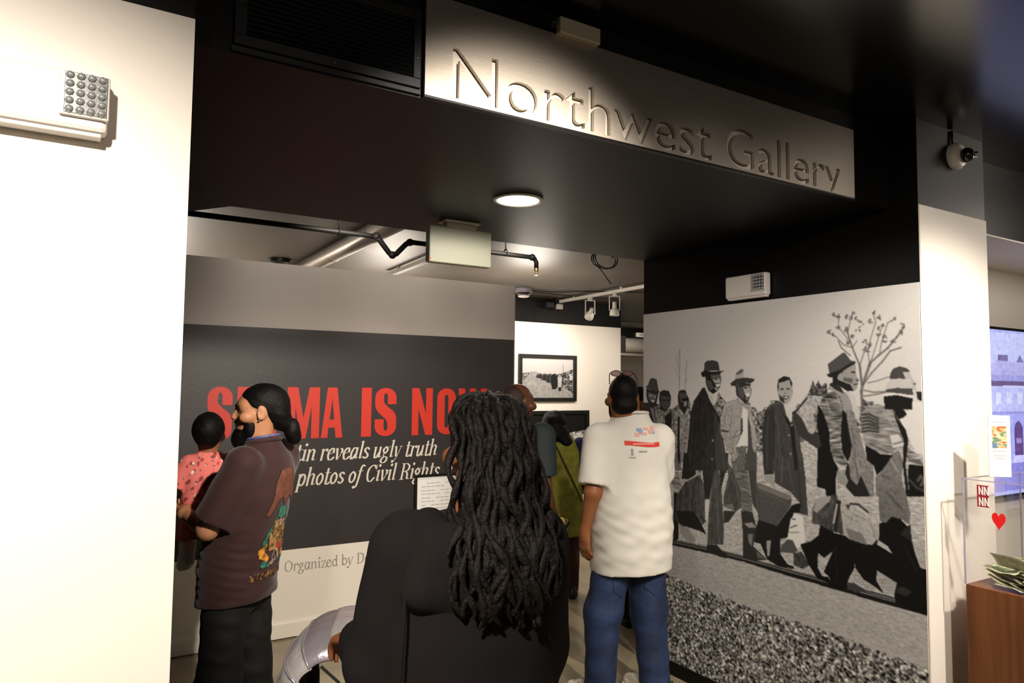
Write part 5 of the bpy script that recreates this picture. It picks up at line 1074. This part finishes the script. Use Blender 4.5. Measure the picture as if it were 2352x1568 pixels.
    pc([(-.03, 1.03), (.03, 1.03), (.035, .965), (-.035, .965)], 'b8948c', .4, -.2); pc([(.0, 1.06), (.05, 1.05), (.045, 1.02), (.0, 1.03)], 'a83028', .2)
    for s in (-1, 1): pc([(s*.04, .985), (s*.10, .99), (s*.09, .965), (s*.04, .96)], '2f7a66', .3, -.2)
    pc([(-.15, .95), (.15, .95), (.15, .915), (-.15, .915)], '7a5630', .4, .1)
    co = np.stack([X, Yf, Z], -1).reshape(-1, 3); idx = np.arange(nx*nz).reshape(nz, nx); q = np.stack([idx[:-1, :-1], idx[:-1, 1:], idx[1:, 1:], idx[1:, :-1]], -1).reshape(-1, 4)
    keep = np.abs(img.reshape(-1, 3)-base).sum(1) > 1e-6; q = q[keep[q].any(1)]
    bp = np_mesh('back_print', co, q, mat('print_cotton', (1, 1, 1), .8, attr='Col'), o, img.reshape(-1, 3), True); bp['label'] = 'colourful emblem printed on the back'
    tube('collar_rib', [(.074*math.cos(a), -.04+.074*math.sin(a), 1.497+.010*math.sin(a+math.pi)) for a in np.linspace(0, 2*math.pi, 32)], .008, m_t, o, 8)
    tube('lanyard', [(.071*math.cos(a), -.038+.071*math.sin(a), 1.512+.012*math.sin(a+math.pi)) for a in np.linspace(0, 2*math.pi, 32)], .007, mat('lanyard_blue', '5a5a86', .6, noise=(70, .8)), t, 6)
    trousers(t, J, mat('black_twill', '0d0c0b', .8, bump=(200, .1)), .88, (.088, .092, .092), .008, 33, .05, .009, 'trousers', (.148, .10, .05))
    shoes(t, J, mat('black_leather', '121212', .4), mat('black_rubber', '0c0c0c', .7), (.1, -.2), 1.05)
    return t
mm = maroon_man()
def baby():
    p = CAMP+pxray(487, 866)*3.245
    t = thing('person', 'baby in a pink floral top and pale tights held on the bearded man\'s arm', 'person', (p[0], p[1], 1.14), math.radians(-2))
    # joints relative to the seat
    hc = V(-.005, .0, .375); L, at, R = head_prims(hc, -.25, -.05, .74, 1.0)
    J = dict(sh=.265)
    B = L+[U(p_loft([(0, 0, 0, .085, .075), (.10, 0, .0, .085, .075), (.22, 0, 0, .08, .06), (.28, 0, 0, .05, .045)]), .02), U(p_cap(V(0, 0, .26), hc-V(0, .0, .04), .038, .036), .02),
           U(p_cap(V(-.085, 0, .245), V(-.125, .03, .16), .030, .026), .02), U(p_cap(V(-.125, .03, .16), V(-.09, .10, .12), .026, .02), .01), U(p_cap(V(.085, 0, .245), V(.13, .04, .20), .030, .026), .02), U(p_cap(V(.13, .04, .20), V(.10, .11, .2), .026, .02), .01),
           U(p_cap(V(-.045, .03, .02), V(-.06, .10, -.06), .045, .036), .02), U(p_cap(V(-.06, .10, -.06), V(-.075, .06, -.19), .034, .024), .02), U(p_cap(V(.045, .03, .02), V(.06, .12, .0), .045, .036), .02), U(p_cap(V(.06, .12, .0), V(.06, .13, -.13), .034, .024), .02)]
    B += hand_prims(V(-.09, .10, .12), (.5, .8, 0), (.5, -.4, -.5), (0, 0, 1), .6, .5)+hand_prims(V(.10, .11, .20), (-.4, .9, 0), (-.5, -.4, -.5), (0, 0, 1), .6, .5)
    sdf_mesh('body', B, .005, m_skinM, t); pupils(at, R, t, .74)
    sdf_mesh('hair', [U(p_ell(at(0, -.018, .030), (.070, .086, .078), R)), U(p_ell(at(0, -.05, -.02), (.052, .042, .05), R), .02)], .005, m_hairK, t, waves(71, .004, (60, 120), 5), [(at(0, .055, .05), R @ V(0, 1, -.3))])
    def flor(co):
        c = np.tile(np.array(rgb('d9706a')), (len(co), 1)); n = waves(72, 1, (170, 230), 4)(co); n2 = waves(73, 1, (190, 240), 4)(co); n3 = waves(74, 1, (180, 210), 4)(co)
        c[n > .45] = rgb('8a3a34'); c[n2 > .7] = rgb('35584a'); c[n3 > .75] = rgb('e8d4c4'); return c
    D = [U(p_loft([(.05, 0, .0, .115, .10), (.14, 0, 0, .105, .09), (.22, 0, 0, .098, .075), (.27, 0, 0, .07, .06), (.295, 0, 0, .045, .042)]), .02), U(p_cap(V(-.085, 0, .245), V(-.135, .01, .15), .042, .050, True), .02), U(p_cap(V(.085, 0, .245), V(.145, .03, .19), .042, .048, True), .02)]
    sdf_mesh('floral_top', D, .0045, mat('floral_cotton', (1, 1, 1), .8, attr='Col'), t, waves(75, .004, (40,), 5), (), flor)
    sdf_mesh('pink_skirt', [U(p_loft([(-.09, -.02, .02, .105, .085), (-.02, 0, .02, .11, .09), (.07, 0, 0, .10, .09)]), .02)], .0055, mat('pink_cotton', 'd06a6a', .8), t, waves(76, .006, (30, 60), 4, (1.4, 1.4, .3)))
    m_ti = mat('pale_tights', 'd2cfc8', .8)
    for a, k, an in ((V(-.045, .03, .0), V(-.06, .10, -.065), V(-.075, .055, -.20)), (V(.045, .03, .0), V(.06, .12, -.01), V(.06, .13, -.14))):
        sdf_mesh('tights_leg', [U(p_cap(a, k, .050, .043), .02), U(p_cap(k, an, .041, .032), .02), U(p_cap(an, an+V(-.012, .055, -.035), .032, .024), .02)], .0055, m_ti, t, waves(77, .003, (50,), 4))
baby()
# ---- woman with long locs in a black hoodie
def locs_woman():
    t = thing('person', 'woman with long dark locs in a black hoodie, back turned, nearest the camera', 'person', ground(1085, 1.72), math.radians(-16))
    J = joints(1.70, .185, .095, 1.592, elL=(-.205, .035, 1.105), wrL=(-.245, .255, 1.085), elR=(.185, .05, 1.10), wrR=(.12, .26, 1.05), shL=(-.175, -.01, 1.365), shR=(.170, -.01, 1.365), sz=1.39, head=(.035, .015, 1.592))
    L, at, R = head_prims(J['head'], .10, -.04, .98)
    J['sz'] = 1.39
    B = body_prims(J, 1.0)+L+hand_prims(J['wrL'], (-.35, .9, -.25), (.1, -.1, -1), (1, .3, 0), .75)+hand_prims(J['wrR'], (-.3, .8, -.5), (-.6, 0, -.6), (0, 1, 0), .6)
    sdf_mesh('body', B, .0055, m_skinM, t); pupils(at, R, t)
    m_h = mat('black_fleece', '1c1a1a', .95, bump=(180, .12), spec=.15)
    rows = [(.76, 0, 0, .205, .155), (.90, 0, 0, .215, .165), (1.05, 0, 0, .212, .16), (1.18, 0, -.01, .205, .155), (1.29, 0, -.015, .195, .14), (1.37, 0, -.02, .165, .115), (1.42, 0, -.015, .11, .095), (1.45, .01, -.005, .085, .085)]
    wv = waves(81, .0085, (12, 32, 55), 4, (1, 1, .6))
    eL, wL, eR, wR = J['elL'], J['wrL'], J['elR'], J['wrR']
    P = [U(p_loft(rows, 2.2)), U(p_cap(J['shL']+V(.03, 0, .0), eL, .098, .082), .05), U(p_cap(eL, eL+(wL-eL)*.82, .080, .056, True), .03), U(p_cap(J['shR']+V(-.03, 0, 0), eR, .098, .080), .05), U(p_cap(eR, eR+(wR-eR)*.85, .078, .054, True), .03)]
    o = sdf_mesh('hoodie', P, .007, m_h, t, wv)
    hd_ = [U(p_ell(V(.01, -.115, 1.335), (.165, .062, .125))), U(p_cap(V(-.11, -.05, 1.40), V(-.13, -.10, 1.30), .05, .045), .05), U(p_cap(V(.12, -.05, 1.40), V(.14, -.10, 1.30), .05, .045), .05), U(p_cap(V(-.10, -.03, 1.43), V(-.09, .06, 1.40), .035, .03), .04), U(p_cap(V(.12, -.03, 1.43), V(.11, .06, 1.40), .035, .03), .04)]
    sdf_mesh('hood', hd_, .0065, m_h, o, waves(82, .006, (18, 30), 4))
    for q, a, b in (('L', eL, wL), ('R', eR, wR)):
        d = (b-a)/np.linalg.norm(b-a); c = a+(b-a)*.80
        tube('cuff', [c, c+d*.035], [.056, .050], m_h, o, 20)
    tube('waistband', [(.212*math.cos(a), .160*math.sin(a), .775) for a in np.linspace(0, 2*math.pi, 40)], .012, m_h, o, 8)
    tube('seam', catmull([(-.135, -.10, 1.415), (-.165, -.125, 1.33), (-.172, -.140, 1.22), (-.178, -.135, 1.10)], 6), .004, m_h, o, 6)
    trousers(t, J, mat('black_leggings', '141416', .8, bump=(200, .08)), .84, (.10, .075, .062), .009, 83, .06, .004, 'trousers', (.175, .135))
    shoes(t, J, mat('grey_knit', '55565a', .8), mat('shoe_white', 'e6e2d8', .5), (.15, -.1), .98)
    for x in (-1,):
        ring = [at(x*.086, .004+.016*math.cos(a), -.048+.018*math.sin(a)) for a in np.linspace(0, 2*math.pi, 20)]; tube('hoop_earring', ring, .0018, m_chrome, t, 6)
    # wrist bracelet
    d = (wL-eL)/np.linalg.norm(wL-eL); bm = bmesh.new(); b_lathe(bm, [(.030, -.005), (.034, -.003), (.034, .003), (.030, .005)], wL-d*.005, d, 20); done(bm, 'bracelet', mat('pale_bracelet', 'c9c2a8', .3, .7), t, True)
    # hair: scalp cap and individual locs falling over head, hood and back
    hr = sdf_mesh('hair', [U(p_ell(at(0, -.016, .030), (.088, .110, .100), R)), U(p_ell(at(.01, -.075, -.05), (.080, .050, .085), R), .03)], .0065, m_locs, t, waves(84, .005, (30, 60), 5), [(at(0, .062, .04), R @ V(0, 1, -.35))])
    r = np.random.default_rng(12); bm = bmesh.new(); hc = np.array(J['head'])
    def body_y(x, z):      # rear surface the hair rests on
        A = np.array(rows); a = np.interp(z, A[:, 0], A[:, 3]); b = np.interp(z, A[:, 0], A[:, 4]); y = -b*max(1-abs(x/a)**2.2, 0)**(1/2.2)-.01
        h = 1-((x-.01)/.165)**2-((z-1.335)/.125)**2
        if h > 0: y = min(y, -.115-.062*math.sqrt(h))
        return y
    n = 0
    for ring_i, (pol, cnt) in enumerate(((.12, 7), (.38, 16), (.65, 24), (.92, 28), (1.2, 30), (1.5, 30), (1.75, 24))):
        for k in range(cnt):
            az = math.radians(-90)+((k+.5)/cnt-.5)*math.radians(360 if pol < .3 else 255)+r.normal()*.06
            if pol > 1.0 and math.sin(az) > -.05: continue
            if pol > .5 and math.cos(az) < -.25 and math.sin(az) > -.45: continue
            rx, ry, rz_ = .093, .115, .103
            lay = r.random()*.040
            ph = r.random(4)*6.28; amp = .016+.022*r.random(); endz = 1.245+.15*r.random()**1.6+(.05 if abs(math.cos(az)) > .8 else 0)
            pts = []; pl = pol
            cdir = R @ V(math.cos(az), math.sin(az), 0)
            # over the skull
            steps = 0
            while pl < 1.62:
                e = 1+lay*6*min(1, (pl-pol)/.5+.15)
                az2 = az+(math.radians(-90)-az)*.42*min(1, max(0, (pl-.4)/1.2)); pts.append(at(0, -.014, .028)+R @ V(rx*e*math.sin(pl)*math.cos(az2), ry*e*math.sin(pl)*math.sin(az2), rz_*e*math.cos(pl))+V(*(r.normal(size=3)*.003))); pl += .16
            if not pts:
                pts = [at(0, -.014, .028)+R @ V(rx*math.sin(pol)*math.cos(az), ry*math.sin(pol)*math.sin(az), rz_*math.cos(pol))]
            p = np.array(pts[-1]); tt = 0; side = R @ V(math.cos(az2 if pol < 1.6 else az), math.sin(az2 if pol < 1.6 else az), 0); back = True
            if not back: endz = max(endz, 1.40)
            while p[2] > endz:
                p = p+V(0, 0, -.022)+side*(.0035+.0015*lay*10)*(1 if p[2] > 1.42 else .5); tt += 1
                w_ = V(amp*math.sin(tt*.8+ph[0])*.45+amp*.5*math.sin(tt*.37+ph[3]), amp*.5*math.sin(tt*.7+ph[1]), 0)
                q = p+w_*min(1, tt/4)
                if q[2] < 1.47 and q[1] < .05:
                    yb = body_y(q[0], q[2])-.006-lay*.8
                    if q[1] > yb: q[1] = yb
                pts.append(q)
            if len(pts) < 3 or min(q_[0] for q_ in pts) < -.105: continue
            P_s = catmull(pts, 2); rad = (.0075+.0045*r.random())
            b_tube(bm, P_s, [rad*(.8+.25*math.sin(i*.9+ph[2]))*(1 if i < len(P_s)-3 else .7) for i in range(len(P_s))], 7); n += 1
    tag(done(bm, 'locs', m_locs, hr, True), 'long dark rope-like locs', kind='stuff')
locs_woman()
# ---- woman in green tunic
def green_woman():
    t = thing('person', 'woman in a long green tunic with navy sleeves facing the framed photographs', 'person', ground(1292, 6.0), math.radians(-32))
    J = joints(1.55, .155, .085, 1.415, elL=(-.20, .04, 1.00), wrL=(-.15, .20, .98), elR=(.21, -.0, .98), wrR=(.20, .16, .88))
    J['head'] = V(-.07, .03, 1.415)
    L, at, R = head_prims(J['head'], .15, -.15, .95)
    sdf_mesh('body', body_prims(J, .92)+L+hand_prims(J['wrL'], (.3, .9, .1), (0, 0, -1), (1, 0, 0), .5, .9)+hand_prims(J['wrR'], (-.1, .8, -.4), (-1, 0, 0), (0, 0, 1), .5, .9), .007, m_skinB, t)
    m_g = mat('green_tunic_cloth', '8a8a32', .8, noise=(22, .28), bump=(200, .1))
    sdf_mesh('tunic', [U(p_loft([(.50, .03, 0, .20, .17), (.62, .02, 0, .195, .165), (.85, 0, 0, .165, .135), (1.05, 0, 0, .15, .115), (1.20, 0, -.01, .16, .105), (1.28, 0, -.01, .12, .085), (1.33, 0, -.01, .07, .065)]), .02)], .009, m_g, t, waves(91, .008, (12, 26), 4, (1.5, 1.5, .35)), [(V(0, 0, .51), V(.12, 0, -1))])
    m_n = mat('navy_knit', '1a1d4a', .85)
    for q in 'LR': sdf_mesh('sleeve', [U(p_cap(J['sh'+q], J['el'+q], .064, .058), .02), U(p_cap(J['el'+q], J['el'+q]+(J['wr'+q]-J['el'+q])*.85, .056, .046, True), .03)], .009, m_n, t, waves(92, .004, (26,), 4))
    sdf_mesh('hair', [U(p_ell(at(0, -.02, .03), (.10, .112, .10), R)), U(p_ell(at(.03, -.07, -.08), (.09, .07, .09), R), .03), U(p_ell(at(.085, -.085, -.15), (.06, .05, .06), R), .03)], .008, m_hairK, t, waves(93, .008, (40, 80), 6), [(at(0, .06, .03), R @ V(0, 1, -.3))])
    tube('bag_strap', catmull([(-.075, -.085, 1.29), (-.02, -.125, 1.18), (.06, -.142, 1.02), (.135, -.118, .86), (.165, -.06, .78)], 6), .006, mat('strap_dark', '2a2418', .6), t, 6)
    trousers(t, J, mat('plum_leggings', '3a2226', .8), .80, (.085, .066, .052), .009, 94, .05, .004, 'leggings', (.15, .12))
    shoes(t, J, mat('black_leather', '121212', .4), mat('black_rubber', '0c0c0c', .7), (.1, -.1), .9)
green_woman()
# ---- bald man half hidden behind the locs
def bald_man():
    t = thing('person', 'bald man in a dark short-sleeved shirt half hidden behind the woman with locs', 'person', ground(1190, 4.55), math.radians(-70))
    J = joints(1.76, .19, .10, 1.64, elR=(.23, -.02, 1.13), wrR=(.215, .10, .93))
    L, at, R = head_prims(J['head'], -.2, -.05, 1.02)
    sdf_mesh('body', body_prims(J, 1.05)+L+hand_prims(J['wrL'], (0, .1, -1), (1, 0, 0), (0, 1, 0), .5)+hand_prims(J['wrR'], (-.05, .35, -.9), (-1, 0, 0), (0, 1, 0), .7), .0065, m_skinD, t); pupils(at, R, t)
    sdf_mesh('hair', [U(p_ell(at(0, -.022, .022), (.0785, .098, .0935), R))], .006, mat('cropped_hair', '2c1c14', .7, bump=(200, .3)), t, None, [(at(0, .03, .03), R @ V(0, 1, .1)), (at(0, 0, .0), R @ V(0, .3, -1))])
    m_t = mat('dark_teal_cotton', '20282a', .8)
    sdf_mesh('shirt', [U(p_loft([(.86, 0, .0, .195, .15), (1.05, 0, 0, .20, .155), (1.25, 0, -.01, .205, .14), (1.38, 0, -.02, .195, .12), (1.45, 0, -.02, .14, .10), (1.50, 0, -.015, .08, .078)]), .02), sleeve(J, 'L', .09, .085, .8), sleeve(J, 'R', .09, .085, .8)], .008, m_t, t, waves(101, .005, (10, 22), 4))
    trousers(t, J, mat('black_twill', '0d0c0b', .8, bump=(200, .1)), .90, (.105, .085, .08), .009, 102, .05, .006, 'trousers', (.175, .135))
    shoes(t, J, mat('black_leather', '121212', .4), mat('black_rubber', '0c0c0c', .7), (.1, -.1), 1.05)
    # yellow pouch held in the right hand
    w_ = Matrix.Translation(t.location) @ Matrix.Rotation(t.rotation_euler.z, 4, 'Z') @ Vector((.225, .16, .84))
    b = thing('pouch', 'yellow and black cloth pouch in the bald man\'s right hand', 'pouch', w_, t.rotation_euler.z)
    sdf_mesh('bag', [U(p_ell(V(0, 0, 0), (.035, .07, .085)))], .006, mat('yellow_cloth', 'c9b45c', .7), b, waves(103, .006, (40,), 4))
    tube('band', [(.034*math.cos(a)*1.06, .068*math.sin(a)*1.06, .02+.03*math.sin(a)) for a in np.linspace(0, 2*math.pi, 24)], .010, m_dkmetal, b, 8)
bald_man()
# ---- visitor in a dark cap beyond the mural wall
def cap_visitor():
    t = thing('person', 'visitor in a black cap and dark jacket partly hidden by the white T-shirt man\'s head', 'person', ground(1470, 5.35), math.radians(-20))
    J = joints(1.74, .185, .10, 1.62)
    L, at, R = head_prims(J['head'], -.5, 0, 1.0)
    sdf_mesh('body', body_prims(J, 1.0)+L+hand_prims(J['wrL'], (0, .1, -1), (1, 0, 0), (0, 1, 0), .5)+hand_prims(J['wrR'], (0, .1, -1), (-1, 0, 0), (0, 1, 0), .5), .007, m_skinM, t); pupils(at, R, t)
    cp = sdf_mesh('cap', [U(p_ell(at(0, -.012, .045), (.085, .105, .09), R))], .007, mat('black_cap_cloth', '0d0d0e', .8), t, None, [(at(0, 0, .035), R @ V(0, .1, -1))])
    sdf_mesh('cap_peak', [U(p_ell(at(0, .13, .045), (.062, .06, .008), R))], .005, mat('black_cap_cloth', '0d0d0e', .8), cp)
    m_t = mat('charcoal_jacket', '1c1a1b', .8)
    eL, eR = J['elL'], J['elR']
    sdf_mesh('jacket', [U(p_loft([(.80, 0, .0, .20, .155), (1.05, 0, 0, .205, .16), (1.25, 0, -.01, .205, .145), (1.38, 0, -.02, .195, .12), (1.45, 0, -.02, .14, .10), (1.51, 0, -.015, .08, .078)]), .02)]
             + [U(p_cap(J['sh'+q], J['el'+q], .085, .07), .05) for q in 'LR']+[U(p_cap(J['el'+q], J['el'+q]+(J['wr'+q]-J['el'+q])*.9, .068, .05, True), .03) for q in 'LR'], .009, m_t, t, waves(111, .005, (10, 22), 4))
    trousers(t, J, mat('black_twill', '0d0c0b', .8, bump=(200, .1)), .88, (.105, .085, .08), .009, 112, .05, .006, 'trousers', (.175, .135))
    shoes(t, J, mat('black_leather', '121212', .4), mat('black_rubber', '0c0c0c', .7), (.1, -.1), 1.02)
cap_visitor()
# ------------------------------------------------------------------ stroller
def stroller():
    p = ground(812, 2.18); t = thing('baby_stroller', 'black stroller with a shiny silver folding canopy beside the woman with locs', 'stroller', p, math.radians(66))
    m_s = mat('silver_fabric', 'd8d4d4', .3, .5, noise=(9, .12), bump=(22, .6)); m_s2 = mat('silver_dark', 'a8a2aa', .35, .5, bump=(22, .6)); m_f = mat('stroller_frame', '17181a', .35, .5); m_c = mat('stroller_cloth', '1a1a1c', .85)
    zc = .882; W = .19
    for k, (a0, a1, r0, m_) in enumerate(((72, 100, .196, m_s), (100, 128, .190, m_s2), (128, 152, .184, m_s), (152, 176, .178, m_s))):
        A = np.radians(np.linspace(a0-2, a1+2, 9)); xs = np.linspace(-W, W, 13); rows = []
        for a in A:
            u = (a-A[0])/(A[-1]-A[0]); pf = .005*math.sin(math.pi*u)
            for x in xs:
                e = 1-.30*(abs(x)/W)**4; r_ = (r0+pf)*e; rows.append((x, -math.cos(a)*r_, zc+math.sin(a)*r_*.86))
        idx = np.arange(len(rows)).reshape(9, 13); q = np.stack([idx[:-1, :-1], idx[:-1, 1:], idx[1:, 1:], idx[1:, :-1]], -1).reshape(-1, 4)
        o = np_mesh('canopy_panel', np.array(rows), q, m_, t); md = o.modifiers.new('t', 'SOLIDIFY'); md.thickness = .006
    for a in (72, 100, 128, 152, 176):
        a = math.radians(a); tube('canopy_rib', [(x, -math.cos(a)*0.19*(1-.30*(abs(x)/W)**4), zc+math.sin(a)*0.19*.86*(1-.30*(abs(x)/W)**4)) for x in np.linspace(-W, W, 15)], .004, m_s2, t, 8)
    for s in (-1, 1):
        x = s*.20
        tube('frame_tube', catmull([(x, -.12, 1.02), (x, -.08, .93), (x, .05, .70), (x, .25, .35), (x, .36, .10)], 6), .012, m_f, t, 10)
        tube('frame_tube', [(x, .08, .64), (x, -.12, .35), (x, -.25, .12)], .012, m_f, t, 10)
        lathe('hinge', [(.03, -.012), (.03, .012)], m_f, t, (x, 0, .86), (1, 0, 0), 18)
        for y, r_ in ((.36, .09), (-.25, .11)):
            w_ = lathe('wheel', [(r_-.02, -.014), (r_-.004, -.018), (r_, -.008), (r_, .008), (r_-.004, .018), (r_-.02, .014)], m_c, t, (x, y, r_), (1, 0, 0), 24); lathe('wheel_hub', [(.025, -.02), (.025, .02)], m_s2, w_, (x, y, r_), (1, 0, 0), 14)
            for k in range(5):
                a = k*1.2566; tube('spoke', [(x, y, r_), (x, y+math.cos(a)*(r_-.015), r_+math.sin(a)*(r_-.015))], .006, m_f, w_, 6)
    tube('handle_bar', catmull([(-.20, -.12, 1.02), (-.19, -.145, 1.045), (-.12, -.15, 1.05), (.12, -.15, 1.05), (.19, -.145, 1.045), (.20, -.12, 1.02)], 6), .013, m_c, t, 12)
    sdf_mesh('seat', [U(p_ell(V(0, .02, .62), (.17, .17, .10))), U(p_cap(V(0, -.10, .82), V(0, -.04, .60), .13, .15), .05), U(p_ell(V(0, .13, .80), (.165, .06, .16)), .04), S(p_ell(V(0, .06, .80), (.12, .12, .15)), .02)], .012, m_c, t, waves(121, .005, (20,), 4))
    sdf_mesh('basket', [U(p_box(V(0, -.0, .24), (.17, .22, .07), None, .03), .02)], .012, m_c, t, waves(122, .004, (20,), 4))
    q = ground(822, 1.97)
    b = thing('pink_pouch', 'pink cloth pouch at the bottom edge between the stroller and the black hoodie', 'pouch', (q[0], q[1], .78), math.radians(-10))
    sdf_mesh('bag', [U(p_box(V(0, 0, .05), (.028, .03, .065), None, .02), .01)], .005, mat('pink_plush', 'd8788a', .8, bump=(100, .2)), b, waves(123, .004, (50,), 4)); tube('loop', [(0, 0, .11), (-.03, .02, .16), (-.075, .04, .2)], .004, m_c, b, 6)
stroller()
